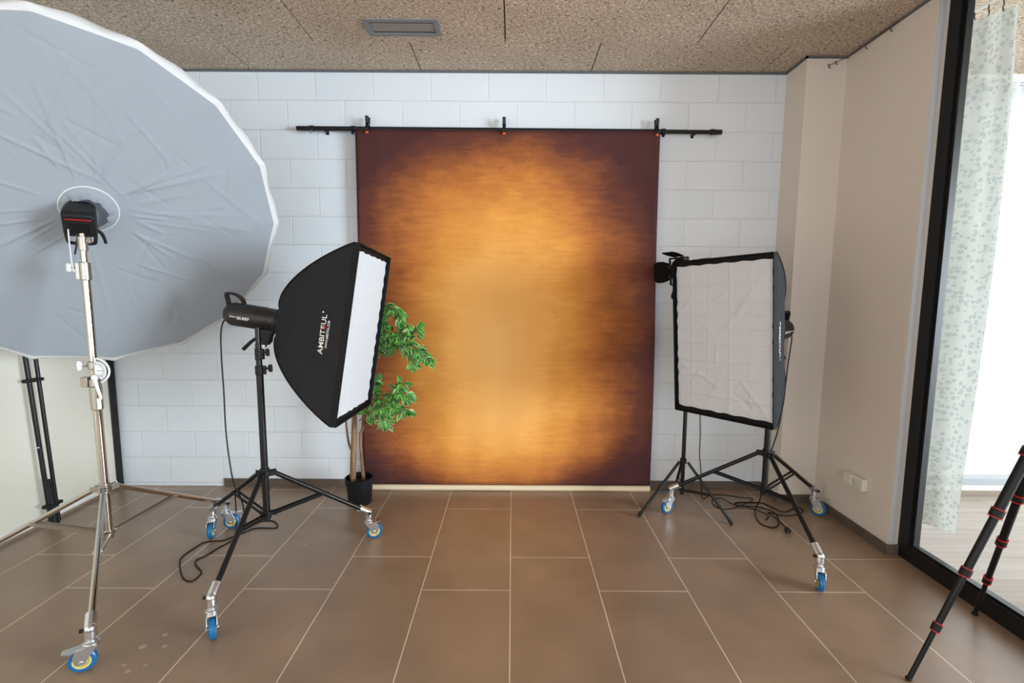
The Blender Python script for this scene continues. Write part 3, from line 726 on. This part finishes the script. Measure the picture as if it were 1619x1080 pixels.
for i in range(46):    # loose fold lines
    a = rnd.uniform(-1.8, 2.2); r = rnd.uniform(.25, .82); x, y = cos(a)*r, sin(a)*r; d = rnd.choice((a, a+.5, a-.5, 1.2, 2.1, -.7))+rnd.uniform(-.35, .35); L = rnd.uniform(.04, .26)
    CRE.append((x-cos(d)*L, y-sin(d)*L, x+cos(d)*L, y+sin(d)*L, rnd.uniform(-.006, .007), rnd.uniform(.004, .010)))
def udisp(x, y):
    h = 0
    for x0, y0, x1, y1, a, w in CRE:
        dx, dy = x1-x0, y1-y0; L2 = dx*dx+dy*dy; tt = max(0, min(1, ((x-x0)*dx+(y-y0)*dy)/L2)); d2 = (x-x0-dx*tt)**2+(y-y0-dy*tt)**2
        if d2 < w*w*6: h += a*math.exp(-d2/(w*w))*(1-(2*tt-1)**4)
    return h
NA, NR = 16*22, 120
vs = []; fs = []
ROLL = .94
for i in range(NR+1):
    s_ = i/NR
    for k in range(NA):
        a = 2*pi*k/NA; R_, f = poly_r(a); amp = .006+.045*(1-(2*f)**2)
        wav = .006*(1-(2*f)**2)*sin(9*f+5*int((a-PH)/(2*pi/16)))
        if s_ <= ROLL:
            r = R_*s_/ROLL*.972; x, y = cos(a)*r, sin(a)*r
            dome = .020*(1-(r/RU)**2)+.012*sin(16*(a-PH)/1.0)*0
            depth = dome+udisp(x, y)*(1 if r < RU*.9 else .4)-.010*(2*f)**2*0
            depth += .010*(r/RU)**3*((2*f)**2-.5)
        else:
            q = (s_-ROLL)/(1-ROLL)*pi*.62; r = R_*(.972+.028*sin(q))+wav*sin(q); x, y = cos(a)*r, sin(a)*r
            depth = .010*(r/RU)**3*((2*f)**2-.5)-amp*(1-cos(q))*1.2
        vs.append(c0+uu*x+vv*y+n_*depth)
for i in range(NR):
    for k in range(NA): fs.append((i*NA+k, (i+1)*NA+k, (i+1)*NA+(k+1) % NA, i*NA+(k+1) % NA))
IR = int(NR*ROLL)
for nm, f_, m_ in (('diffuser_cover', fs[:IR*NA], M_umb), ('edge_hem', fs[IR*NA:], M_hem)):
    used = sorted({i for f in f_ for i in f}); ix = {k: i for i, k in enumerate(used)}
    b = MB(o); b.add([vs[k] for k in used], [tuple(ix[i] for i in f) for f in f_]); b.build(nm, m_, T, ang=180)
b = MB(o); vs = []; fs = []; NR2 = 24; NA2 = 64
for i in range(NR2+1):
    s_ = 1-i/NR2
    for k in range(NA2):
        a = 2*pi*k/NA2; R_, f = poly_r(a); r = R_*s_*.985; vs.append(c0+uu*cos(a)*r+vv*sin(a)*r-n_*(.035+.40*(1-s_**2)*(1-.06*(1-(2*f)**2))))
for i in range(NR2):
    for k in range(NA2): fs.append((i*NA2+k, i*NA2+(k+1) % NA2, (i+1)*NA2+(k+1) % NA2, (i+1)*NA2+k))
b.add(vs, fs); b.build('canopy', M_hem, T, ang=50)
for k in range(16):
    a = PH+2*pi*k/16; b = MB(o); b.tube([c0+(uu*cos(a)+vv*sin(a))*RU*.972*s_-n_*(.030+.385*(1-s_**2)) for s_ in [1, .8, .6, .4, .2, .03]], .003, 6); b.build('rib', M_grey, T)
b = MB(o); b.cyl(c0-n_*.42, c0+coll*1.0+n_*.12, .005, 10); b.build('shaft', M_zinc, T)
cc_ = c0+coll
b = MB(o)
def colf(u, v):
    a = 2*pi*u; w = 1+.04*sin(a*9)+.03*sin(a*14+1); rr_, hh_ = [(.112, .018), (.109, .030), (.103, .032), (.088*w, .045), (.078*w, .062), (.072*w, .085)][int(v*5+.01)]
    return cc_+(uu*cos(a)+vv*sin(a))*rr_+n_*hh_
b.grid(colf, 72, 5); b.build('collar_sleeve', M_umb, T, ang=80)
b = MB(o); b.tube([cc_+(uu*cos(a)+vv*sin(a))*.112+n_*.022 for a in [i*2*pi/60 for i in range(61)]], .0045, 8); b.build('elastic_hem', M_hem, T)
b = MB(o); p = V((CX-.035, CY-.03, 1.70)); b.tube([p+V((0, 0, .05)), p, p+V((.003, 0, -.10)), p+V((.008, 0, -.135))], .0028, 6); b.ball(p+V((.008, 0, -.138)), .006, 8); b.build('drawstring', M_hem, T)

# battery flash pointing into the umbrella
fc = cc_+n_*.150-uu*.028
Mf = Matrix((uu, n_, vv)).transposed().to_4x4()    # x=uu, y=n (towards camera), z=vv
Mf = Mf @ Matrix.Scale(.88, 4); Mf.translation = fc
T = thing('studio_strobe', 'boxy black flash unit on the chrome stand, plugged into the umbrella centre', 'studio flash', M=Mf)
b = MB()
def rect(y, w, h0, h1, c): return [(-w+c, y, h1), (w-c, y, h1), (w, y, h1-c), (w, y, h0+c*1.6), (w-c*1.1, y, h0), (-w+c*1.1, y, h0), (-w, y, h0+c*1.6), (-w, y, h1-c)]
secs = [rect(-.10, .062, -.062, .062, .022), rect(-.03, .066, -.068, .066, .018), rect(.055, .068, -.070, .068, .014), rect(.078, .064, -.066, .052, .012)]
vs = sum(secs, []); fs = [tuple(range(8)), tuple(range(24, 32))[::-1]]
for i in range(3):
    for k in range(8): fs.append((i*8+k, (i+1)*8+k, (i+1)*8+(k+1) % 8, i*8+(k+1) % 8))
b.add(vs, fs); b.build('body', M_blackmat, T, bevel=.004)
b = MB(); b.box((-.052, .0755, .026), (.052, .0795, .031)); b.build('red_stripe', M_red, T, False)
b = MB(); b.box((-.040, .077, -.045), (.040, .082, .015)); b.build('display_panel', M_black, T, False, bevel=.002)
b = MB(); b.box((-.020, .080, -.060), (.020, .085, -.050)); b.build('button_row', M_grey, T, False, bevel=.001)
b = MB(); b.tube([(-.060, .050, -.055), (-.056, .058, -.095), (-.042, .060, -.112), (.042, .060, -.112), (.056, .058, -.095), (.060, .050, -.055)], .0085, 10, smooth=4); b.build('handle', M_blackmat, T)
b = MB(); b.box((-.016, .0, -.115), (.016, .052, -.060)); b.cyl((0, .03, -.125), (0, .03, -.09), .017, 14); b.build('stand_bracket', M_blackmat, T, bevel=.003)
b = MB(); b.tube([(.060, .03, -.045), (.080, .034, -.055), (.092, .040, -.085), (.096, .040, -.115)], [.010, .007], 10, smooth=3); b.build('tilt_lever', M_blackmat, T)
b = MB(); b.tube([(-.012, .07, -.060), (-.026, .085, -.13), (-.034, .085, -.165)], .0042, 8); b.build('antenna', M_grey, T)

# ------------------------------------------------------------ small lamp with barn doors
hd = V((-.93, -.36, -.10)).normalized()
hx = hd.cross(V((0, 0, 1))).normalized(); hz = hx.cross(hd)
LC = V((1.165, -.345, 1.622))
T = thing('barn_door_lamp', 'small black studio lamp with open barn doors above the right softbox', 'studio lamp', LC); o = LC
b = MB(o); b.lathe(LC-hd*.20, hd, [(0, 0), (.045, 0), (.060, .02), (.066, .05), (.066, .19), (.052, .215), (.052, .235)], 28); b.build('body', M_strobe, T)
for k in range(4):
    b = MB(o); b.lathe(LC-hd*(.14-.02*k), hd, [(.0660, 0), (.0690, .002), (.0690, .007), (.0660, .009)], 28); b.build('cooling_fin', M_grey, T)
b = MB(o); b.lathe(LC+hd*.03, hd, [(.055, 0), (.075, .02), (.084, .06), (.084, .075), (.078, .075), (.05, .02)], 28); b.build('reflector', M_blackmat, T)
b = MB(o); p = LC+hd*.105
for (a1, a2) in ((hx, hz), (hz, hx)):
    for s_ in (-1, 1): b.bar(p+a2*s_*.084-a1*.086, p+a2*s_*.084+a1*.086, .014, .010)
b.build('barn_door_frame', M_blackmat, T)
M_leafblack = mat('matte_black_sheet', (.004, .004, .004), .8, spec=.15)
def leaf(dirv, side_, open_, L, W0, W1):
    e = (dirv*sin(open_)+hd*cos(open_)).normalized(); base_ = p+dirv*.094
    nrm = e.cross(side_).normalized()
    poly = [base_-side_*W0, base_-side_*W1*.98+e*L*.35, base_-side_*W1+e*L*.75, base_-side_*W1*.75+e*L*.97, base_+side_*W1*.75+e*L*.97, base_+side_*W1+e*L*.75, base_+side_*W1*.98+e*L*.35, base_+side_*W0]
    bb_ = MB(o); bb_.prism(poly, nrm*.0018); g = bb_.build('barn_door', M_leafblack, T, False)
    h_ = MB(o)
    for s2 in (-1, 1): h_.cyl(base_+side_*s2*W0*.6-side_*.012, base_+side_*s2*W0*.6+side_*.012, .005, 8)
    h_.build('hinge', M_grey, g)
leaf(hx*-1 if hx.y > 0 else hx, hz, .45, .090, .055, .070)
leaf(hx if hx.y > 0 else hx*-1, hz, .9, .105, .055, .070)
leaf(hz, hx, .35, .100, .052, .066)
leaf(hz*-1, hx, 1.15, .090, .045, .055)
b = MB(o); b.tube([(1.158, -.36, 1.545), (1.158, -.36, 1.575)], .016, 12); b.obox(V((1.158, -.352, 1.572)), (V((1, 0, 0)), V((0, 1, 0)), V((0, 0, 1))), (.016, .014, .028)); b.build('mount', M_blackmat, T, bevel=.002)

# ------------------------------------------------------------ backdrop, pole, clamps
YB = -.062
T = thing('backdrop', 'large hanging photo backdrop with a mottled orange and dark brown print', 'backdrop', (-.04, YB, 0)); o = V(T.location)
def cl(u, v):
    z = .048+v*(2.578-.048); x0 = -1.100+.012*v; x1 = 1.030-.024*v
    if v > .85: x1 -= .0
    x = x0+(x1-x0)*u+.004*sin(6*v)*(1 if u > .9 else 0)
    y = YB-.004*sin(11*x+2*z)*(1-v*.6)-.006*math.exp(-((x+.93)/.04)**2)*v-.003*sin(23*x)*(1-v)
    y -= .014*math.exp(-((1-u)/.02)**2)*(.4+.6*sin(5*v)**2)-.0
    return (x, y, z+.004*sin(pi*u)*-1*(v > .99))
b = MB(o); b.grid(cl, 90, 80); b.build('backdrop_cloth', M_drop, T, ang=180, solid=.0008)
b = MB(o); b.cyl((-1.045, YB+.005, .0215), (1.030, YB+.005, .0215), .021, 24); b.lathe((1.0305, YB+.005, .0215), (1, 0, 0), [(.017, 0), (.006, -.0)], 20); b.build('roller_tube', M_card, T, label='pale cardboard roller at the foot')
T = thing('backdrop_pole', 'long black telescopic pole fixed on the white block wall above the backdrop', 'pole', (-.03, -.045, 2.587)); o = V(T.location)
zp = lambda x: 2.589-(x+1.49)*.0034
b = MB(o); b.cyl((-1.497, -.043, zp(-1.497)), (1.02, -.043, zp(1.02)), .0155, 18); b.cyl((1.0, -.043, zp(1.0)), (1.40, -.043, zp(1.4)), .0135, 18); b.cyl((1.385, -.043, zp(1.4)), (1.438, -.043, zp(1.438)), .0165, 18); b.build('tube', M_black, T)
for x in (-1.395, -1.105, 1.035, 1.375):
    b = MB(o); b.cyl((x-.016, -.043, zp(x)), (x+.016, -.043, zp(x)), .0195, 18); c = b.build('collar', M_blackmat, T)
    b = MB(o); b.cyl((x, -.048, zp(x)-.018), (x-.004, -.058, zp(x)-.036), .009, 12); b.build('knob', M_zinc if x < -1.3 or x > 1.3 else M_blackmat, c)
for x in (-1.3, -.4, .5, 1.25):
    b = MB(o); b.bar((x, -.001, zp(x)-.018), (x, -.05, zp(x)-.018), .014, .006, (0, 0, 1)); b.box((x-.010, -.004, zp(x)-.03), (x+.010, -.0005, zp(x)-.002)); b.build('wall_hook', M_black, T)
M_tip = mat('orange_clamp_tip', (.65, .09, .02), .5)
def clamp(x, lab):
    z = zp(x); T = thing('spring_clamp', lab, 'clamp', (x, -.05, z), group='spring clamps along the top of the backdrop')
    for s_ in (-1, 1):   # two jaws, front and back of pole
        b = MB(); yf = -.020 if s_ < 0 else .016
        P = [(0, yf*.9, -.030), (0, yf*1.5, -.005), (0, yf*.65, .028), (0, yf*.85, .055), (0, yf*1.1, .078)]
        P = smoothpath(P, 4)
        for i in range(len(P)-1): b.obox((P[i]+P[i+1])/2, frame(P[i+1]-P[i], (1, 0, 0)), (.0035, .010 if i < 8 else .0115, (P[i+1]-P[i]).length*.6))
        b.build('jaw', M_black, T, merge=False)
        b = MB(); b.box((-.010, yf*1.25-.004, -.040), (.010, yf*1.25+.004, -.024)); b.build('tip', M_tip, T, bevel=.002, label='orange tip')
    b = MB(); b.cyl((-.012, -.002, .026), (.012, -.002, .026), .007, 12); b.build('spring', M_grey, T)
clamp(-1.003, 'leftmost of three black orange-tipped clamps on the backdrop top edge')
clamp(-.064, 'middle of three black orange-tipped clamps on the backdrop top edge')
clamp(.985, 'rightmost of three black orange-tipped clamps on the backdrop top edge')

# ------------------------------------------------------------ plant
PX, PY = -1.058, -.275
T = thing('potted_ficus', 'artificial variegated ficus tree in a black pot left of the backdrop', 'plant', (PX, PY, 0)); o = V(T.location)
b = MB(o); b.lathe((PX, PY, 0), (0, 0, 1), [(0, .001), (.074, .001), (.078, .006), (.090, .150), (.095, .152), (.099, .186), (.094, .190), (.088, .186), (.085, .155), (.084, .140)], 40); b.build('pot', M_pot, T)
b = MB(o); b.lathe((PX, PY, 0), (0, 0, 1), [(.085, .150), (.05, .156), (0, .158)], 30); b.build('soil', M_soil, T)
tr1 = [(-1.107, -.27, .13), (-1.100, -.27, .295), (-1.088, -.27, .476), (-1.080, -.27, .654), (-1.066, -.28, .876), (-1.050, -.28, 1.136), (-1.045, -.27, 1.36), (-1.046, -.27, 1.47)]
tr2 = [(-1.033, -.25, .13), (-1.045, -.25, .288), (-1.050, -.25, .470), (-1.034, -.25, .530), (-1.020, -.26, .652), (-.986, -.28, .877), (-.954, -.30, 1.053)]
tr3 = [(-1.100, -.27, .363), (-1.131, -.26, .427), (-1.148, -.25, .581), (-1.153, -.25, .693), (-1.134, -.25, .870)]
b = MB(o); b.tube(tr1, [.0215, .010], 14, smooth=4); b.build('trunk', M_bark, T)
b = MB(o); b.tube(tr2, [.0125, .006], 12, smooth=4); b.build('trunk', M_bark, T)
b = MB(o); b.tube(tr3, [.0085, .005], 10, smooth=4); b.build('trunk', M_bark, T)
BR = [[(-1.041, -.280, 1.050), (-.880, -.330, 1.108), (-.701, -.380, 1.136), (-.606, -.400, 1.102), (-.538, -.420, 1.039)],
 [(-.701, -.380, 1.136), (-.658, -.380, 1.190), (-.616, -.380, 1.244)], [(-.701, -.380, 1.136), (-.648, -.400, 1.060), (-.637, -.400, 1.006)],
 [(-1.028, -.280, 1.221), (-.900, -.300, 1.350), (-.824, -.330, 1.377), (-.743, -.360, 1.337), (-.719, -.360, 1.263)],
 [(-.900, -.300, 1.350), (-.848, -.340, 1.290), (-.836, -.360, 1.208)],
 [(-1.046, -.280, .590), (-.936, -.320, .668), (-.817, -.360, .765), (-.718, -.380, .880)],
 [(-.817, -.360, .765), (-.735, -.400, .808), (-.665, -.420, .788)], [(-.936, -.320, .668), (-.820, -.400, .732), (-.679, -.420, .704)],
 [(-.887, -.340, .708), (-.843, -.380, .663), (-.835, -.400, .612)], [(-.936, -.320, .668), (-.936, -.340, .803), (-.907, -.360, .880)],
 [(-.880, -.330, 1.108), (-.796, -.360, 1.179), (-.737, -.360, 1.204)],
 [(-.954, -.300, 1.053), (-.90, -.26, 1.10), (-.82, -.25, 1.10)], [(-1.046, -.27, 1.44), (-1.08, -.25, 1.50), (-1.12, -.23, 1.52)],
 [(-1.045, -.27, 1.40), (-.98, -.25, 1.43), (-.93, -.24, 1.42)], [(-1.134, -.25, .870), (-1.16, -.23, .96), (-1.18, -.22, 1.05)], [(-1.06, -.28, .95), (-1.12, -.30, 1.05), (-1.15, -.30, 1.15)]]
rnd = random.Random(4)
def leafmesh(me_v, me_f, me_uv, base_, d, nrm, L, W):
    d = d.normalized(); s_ = d.cross(nrm).normalized(); nrm = s_.cross(d)
    prof_l = [(0, .02), (.15, .55), (.38, 1), (.65, .72), (.86, .32), (1, 0.01)]
    b0 = len(me_v)
    for tt, w in prof_l:
        for k in (-1, 0, 1):
            droop = -.18*tt*tt*L; me_v.append(base_+d*L*tt+s_*k*w*W/2+nrm*(droop+abs(k)*w*W*.16)); me_uv.append((k*1.0, tt))
    for i in range(len(prof_l)-1):
        for k in (0, 1):
            a = b0+i*3+k; me_f.append((a, a+3, a+4, a+1))
for bi, P in enumerate(BR):
    b = MB(o); b.tube(P, [.0042, .0018], 6, smooth=4); bo = b.build('branch', M_bark, T)
    pts = smoothpath(P, 8); vs, fs, uv = [], [], []
    Ltot = sum((pts[i+1]-pts[i]).length for i in range(len(pts)-1)); n = int(Ltot*120)+8
    for k in range(n):
        tt = .18+.82*(k/(n-1)); tt = tt if bi != 0 else .3+.7*k/(n-1)
        ii = min(int(tt*(len(pts)-1)), len(pts)-2); p_ = pts[ii].lerp(pts[ii+1], tt*(len(pts)-1)-ii); dr = (pts[ii+1]-pts[ii]).normalized()
        rv = V((rnd.uniform(-1, 1), rnd.uniform(-1, 1), rnd.uniform(-1, .55))); d = (dr*.7+rv*.9+V((0, 0, -.25))).normalized()
        st = p_+d*.012; nr = V((rnd.uniform(-.6, .6), -1+rnd.uniform(-.5, .8), rnd.uniform(.1, 1.1)))
        leafmesh(vs, fs, uv, st-V(o), d, nr, rnd.uniform(.050, .068), rnd.uniform(.025, .033))
        if rnd.random() < .45:
            q = p_+rv*.03; leafmesh(vs, fs, uv, q-V(o), (rv+V((0, 0, -.6))).normalized(), nr, rnd.uniform(.044, .060), .027)
    me = bpy.data.meshes.new('leaves'); me.from_pydata([tuple(v) for v in vs], [], fs); me.materials.append(M_leaf)
    ul = me.uv_layers.new(name='UVMap')
    for lp in me.loops: ul.data[lp.index].uv = uv[lp.vertex_index]
    for p_ in me.polygons: p_.use_smooth = True
    lo = bpy.data.objects.new('leaves', me); COL.objects.link(lo); lo.parent = bo

# ------------------------------------------------------------ cables
def cord(label, P, r=.0038, plug=None):
    c = V(P[-1]); T = thing('power_cord', label, 'cable', (c.x, c.y, 0)); o = V(T.location)
    P2 = [V(p) if p[2] > .006 else V((p[0], p[1], r+.0005)) for p in P]
    b = MB(o); b.tube(P2, r, 8, smooth=6); b.build('cable', M_rubber, T)
    if plug:
        d = (P2[-1]-P2[-2]).normalized(); d.z = 0; d.normalize(); p = P2[-1]; p = V((p.x, p.y, .017))
        b = MB(o); b.lathe(p-d*.005, d, [(0, 0), (.008, 0), (.011, .012), (.017, .022), (.0165, .045), (0, .047)], 16); g = b.build('plug', M_blackmat, T)
        s_ = V((-d.y, d.x, 0)); b = MB(o)
        for k in (-1, 1): b.cyl(p+d*.04+s_*k*.008, p+d*.062+s_*k*.008, .0024, 8)
        b.build('prong', M_zinc, g)
CORD_L = [(-1.533,-.872,1.345),(-1.552,-0.880,1.330),(-1.571,-0.900,1.268),(-1.567,-0.920,1.132),(-1.547,-0.950,0.931),(-1.536,-0.970,0.728),(-1.507,-1.000,0.564),(-1.491,-1.000,0.441),(-1.480,-.96,.334),(-1.56,-.80,.16),(-1.62,-0.68,0.030),(-1.613,-0.57,0.005),(-1.545,-0.549,0.005),(-1.492,-0.581,0.005),(-1.460,-0.629,0.005),(-1.480,-0.645,0.005),(-1.585,-0.647,0.005),(-1.633,-0.701,0.005),(-1.70,-0.79,0.005),(-1.750,-0.80,0.005),(-1.803,-0.82,0.005),(-1.811,-0.861,0.005),(-1.823,-0.966,0.005),(-1.782,-1.044,0.005),(-1.687,-1.156,0.005),(-1.624,-1.188,0.005),(-1.614,-1.139,0.005),(-1.630,-1.100,0.005),(-1.690,-1.049,0.005),(-1.722,-1.002,0.005),(-1.696,-0.945,0.005),(-1.678,-0.867,0.005),(-1.650,-0.776,0.005),(-1.70,-0.66,0.020),(-1.72,-.62,.12),(-1.66,-.72,.26)]
CORD_R = [(1.80,-0.395,1.215),(1.829,-0.365,1.19),(1.830,-0.360,1.140),(1.819,-0.360,1.014),(1.814,-0.360,0.909),(1.804,-0.360,0.738),(1.759,-0.400,0.577),(1.675,-0.49,0.473),(1.635,-0.51,0.363),(1.63,-0.50,0.257),(1.70,-0.34,0.060),(1.684,-0.328,0.005),(1.627,-0.431,0.005),(1.602,-0.552,0.005),(1.653,-0.600,0.005),(1.712,-0.558,0.005),(1.760,-0.464,0.005),(1.768,-0.374,0.005),(1.697,-0.328,0.011),(1.597,-0.301,0.005),(1.567,-0.27,0.005),(1.60,-0.245,0.005),(1.700,-0.245,0.005),(1.769,-0.255,0.005),(1.803,-0.327,0.005),(1.830,-0.401,0.011),(1.909,-0.354,0.005),(1.98,-0.31,0.005),(1.99,-0.36,0.005),(1.93,-0.409,0.005),(1.808,-0.455,0.011),(1.726,-0.411,0.012),(1.727,-0.465,0.013),(1.737,-0.550,0.008),(1.719,-0.631,0.016)]
CORD_D = [(1.19,-.33,1.60),(1.27,-.28,1.50),(1.285,-0.250,1.059),(1.301,-0.250,0.641),(1.309,-0.250,0.484),(1.311,-0.250,0.348),(1.326,-0.250,0.242),(1.36,-0.20,0.040),(1.386,-0.183,0.005),(1.449,-0.129,0.005),(1.537,-0.117,0.005),(1.657,-0.158,0.005),(1.728,-0.199,0.011),(1.647,-0.271,0.011),(1.478,-0.350,0.005),(1.416,-0.303,0.005),(1.437,-0.203,0.005),(1.505,-0.192,0.011),(1.544,-0.285,0.011),(1.64,-0.345,0.011),(1.70,-.45,.012),(1.66,-.50,.005)]
cord('black power cable from the left flash, looping on the floor by its stand', CORD_L)
cord('black power cable from the right flash, coiled on the floor and ending in a plug', CORD_R, plug=True)
cord('thin black cable hanging behind the right softbox down to the floor', CORD_D, .0032)

# ------------------------------------------------------------ folded stand against the blind
T = thing('folded_stand', 'slim folded black stand standing upright against the left blind', 'stand', (-2.862, -.625, 0)); o = V(T.location)
b = MB(o)
b.tube([(-2.862, -.640, .02), (-2.905, -.700, 2.0)], .0125, 14); b.build('pole', M_black, T)
b = MB(o); b.tube([(-2.855, -.600, .02), (-2.900, -.635, 2.0)], .0110, 14); b.build('pole', M_black, T)
b = MB(o); b.tube([(-2.850, -.630, .004), (-2.862, -.640, .30)], .0150, 12); b.tube([(-2.866, -.605, .004), (-2.868, -.620, .30)], .0150, 12); b.build('folded_legs', M_blackmat, T)
for z, (x, y) in ((.93, (-2.881, -.645)), (.14, (-2.862, -.622))):
    b = MB(o); b.obox((x, y, z), (V((1, 0, 0)), V((0, 1, 0)), V((0, 0, 1))), (.020, .050, .010)); b.build('clip', M_blackmat, T, bevel=.003)
b = MB(o); b.ball((-2.866, -.668, .52), .006, 10); b.build('rivet', M_zinc, T)

# ------------------------------------------------------------ photo tripod at right
apex = V((1.94, -1.775, 1.059)); T = thing('photo_tripod', 'black carbon tripod with red locking rings by the glass wall at the right edge', 'tripod', (apex.x, apex.y, 0)); o = V(T.location)
for f in ((1.532, -1.773), (2.148, -1.400), (2.135, -2.135)):
    f = V((f[0], f[1], .008)); d = apex-f; L = d.length; d.normalize()
    b = MB(o); rs = [.0085, .0110, .0135, .0160, .0190]; cuts = [0, .205, .415, .635, .855, 1.05]
    for i in range(5): b.cyl(f+d*cuts[i]*L*.98, f+d*min(cuts[i+1]*L, L*1.0), rs[i], 16)
    g = b.build('leg', M_carbon, T)
    for i in range(1, 5):
        p = f+d*cuts[i]*L; r = rs[i]
        b = MB(o); b.cyl(p-d*.014, p+d*.014, r+.0045, 18); c = b.build('twist_lock', M_blackmat, g)
        b = MB(o)
        for s_ in (-1, 1): b.lathe(p+d*(s_*.016-.002), d, [(r+.001, 0), (r+.0052, 0), (r+.0052, .004), (r+.001, .004)], 20)
        b.build('red_ring', M_red, g)
    b = MB(o); b.ball(f, .013, 12, (1, 1, .6)); b.build('rubber_foot', M_rubber, g)
b = MB(o); b.cyl(apex-V((0, 0, .03)), apex+V((0, 0, .03)), .045, 20); b.cyl(apex-V((0, 0, .10)), apex+V((0, 0, .18)), .014, 16); b.build('centre_column', M_carbon, T)
b = MB(o); b.cyl(apex+V((0, 0, .18)), apex+V((0, 0, .22)), .026, 20); b.ball(apex+V((0, 0, .245)), .026, 16); b.cyl(apex+V((0, 0, .265)), apex+V((0, 0, .285)), .024, 20); b.build('ball_head', M_black, T)

# ------------------------------------------------------------ socket
M_socket = mat('socket_plastic', (.74, .70, .60), .4)
T = thing('wall_socket', 'white double power socket box mounted low on the right wall', 'socket', (XR, -.632, .327)); o = V(T.location)
b = MB(o); b.box((XR-.036, -.712, .290), (XR, -.552, .364)); b.build('socket_box', M_socket, T, bevel=.005)
for y in (-.672, -.592):
    b = MB(o); b.box((XR-.046, y-.034, .294), (XR-.036, y+.034, .360)); g = b.build('socket_plate', M_socket, T, bevel=.002) if y > -.6 else None
    if g:
        pass
for y in (-.600, -.640):
    b = MB(o); b.lathe((XR-.0465, y, .327), (-1, 0, 0), [(.004, -.006), (.015, -.006), (.017, .0), (.019, .001), (.020, 0)], 22); g = b.build('outlet', M_socket, T)
    b = MB(o)
    for k in (-1, 1): b.cyl((XR-.0400, y+k*.007, .327), (XR-.0415, y+k*.007, .327), .0025, 8)
    b.build('outlet_hole', M_black, g)

# ------------------------------------------------------------ wire hooks under ceiling at right
M_rust = mat('rusty_wire', (.10, .06, .045), .6, .5)
T = thing('hanging_wire', 'thin rusty wire with small hooks along the top of the right wall', 'wire', (2.0, -.26, 2.95)); o = V(T.location)
b = MB(o); b.tube([(2.02, -.245, 2.930), (2.075, -.30, 2.945), (2.115, -.36, 2.962), (2.125, -.50, 2.972), (2.128, -.66, 2.975)], .0022, 6, smooth=4); b.build('wire', M_rust, T)
for p in ((2.02, -.242, 2.930), (2.045, -.27, 2.938), (2.120, -.42, 2.960), (2.127, -.60, 2.965)):
    b = MB(o); b.tube([V(p)+V((-.008, 0, .006)), V(p), V(p)+V((.0, -.004, -.014)), V(p)+V((.008, -.004, -.016))], .0028, 6); b.build('hook', M_rust, T)

# ------------------------------------------------------------ curtain in neighbouring room
T = thing('curtain', 'pale floral curtain hanging behind the glass partition', 'curtain', (2.42, -.75, 0)); o = V(T.location)
def curf(u, v):
    y = -.40-.57*u; z = .165+2.72*v; top = v**8
    x = 2.41+.052*sin(u*13.5+.9+.35*v)*(1-.5*top)+.012*sin(u*31+2*v)+.01*sin(3*v+5*u)
    return (x, y+.012*sin(u*9+4*v)-.012*v, z+.10*top*0+.006*sin(u*12)*(1-v))
NU, NV = 80, 60
b = MB(o); b.grid(curf, NU, NV); cob = b.build('curtain_fabric', M_curtain, T, ang=180, merge=False)
me = cob.data; ul = me.uv_layers.new(name='UVMap')
for lp in me.loops:
    i, j = divmod(lp.vertex_index, NV+1); ul.data[lp.index].uv = (i/NU*.85, j/NV*2.72)
b = MB(o); b.tube([(2.42, YR+.3, 2.955), (2.42, -.02, 2.955)], .010, 10); b.build('curtain_rail', M_hembar, T)
for k in range(8):
    y = -.42-.074*k; b = MB(o); b.tube([(2.42, y, 2.955), (2.42, y, 2.925), (2.425, y, 2.905), (2.42, y, 2.89), (2.42, y-.004, 2.87)], .0025, 6); b.build('curtain_hook', M_blackmat, T)
T = thing('sheer_curtain', 'white sheer curtain over the bright window of the next room', 'curtain', (4.5, -.12, 0)); o = V(T.location)
b = MB(o); b.grid(lambda u, v: (2.75+3.6*u, -.14+.022*sin(u*150)+.012*sin(u*61+2*v), 1.85+1.0*v+.05*sin(u*13)), 400, 12); b.build('sheer_fabric', M_sheer, T, ang=180, merge=False)
b = MB(o); b.tube([(2.7, -.14, 2.865), (6.5, -.14, 2.865)], .012, 10); b.build('curtain_rail', M_lightframe, T)
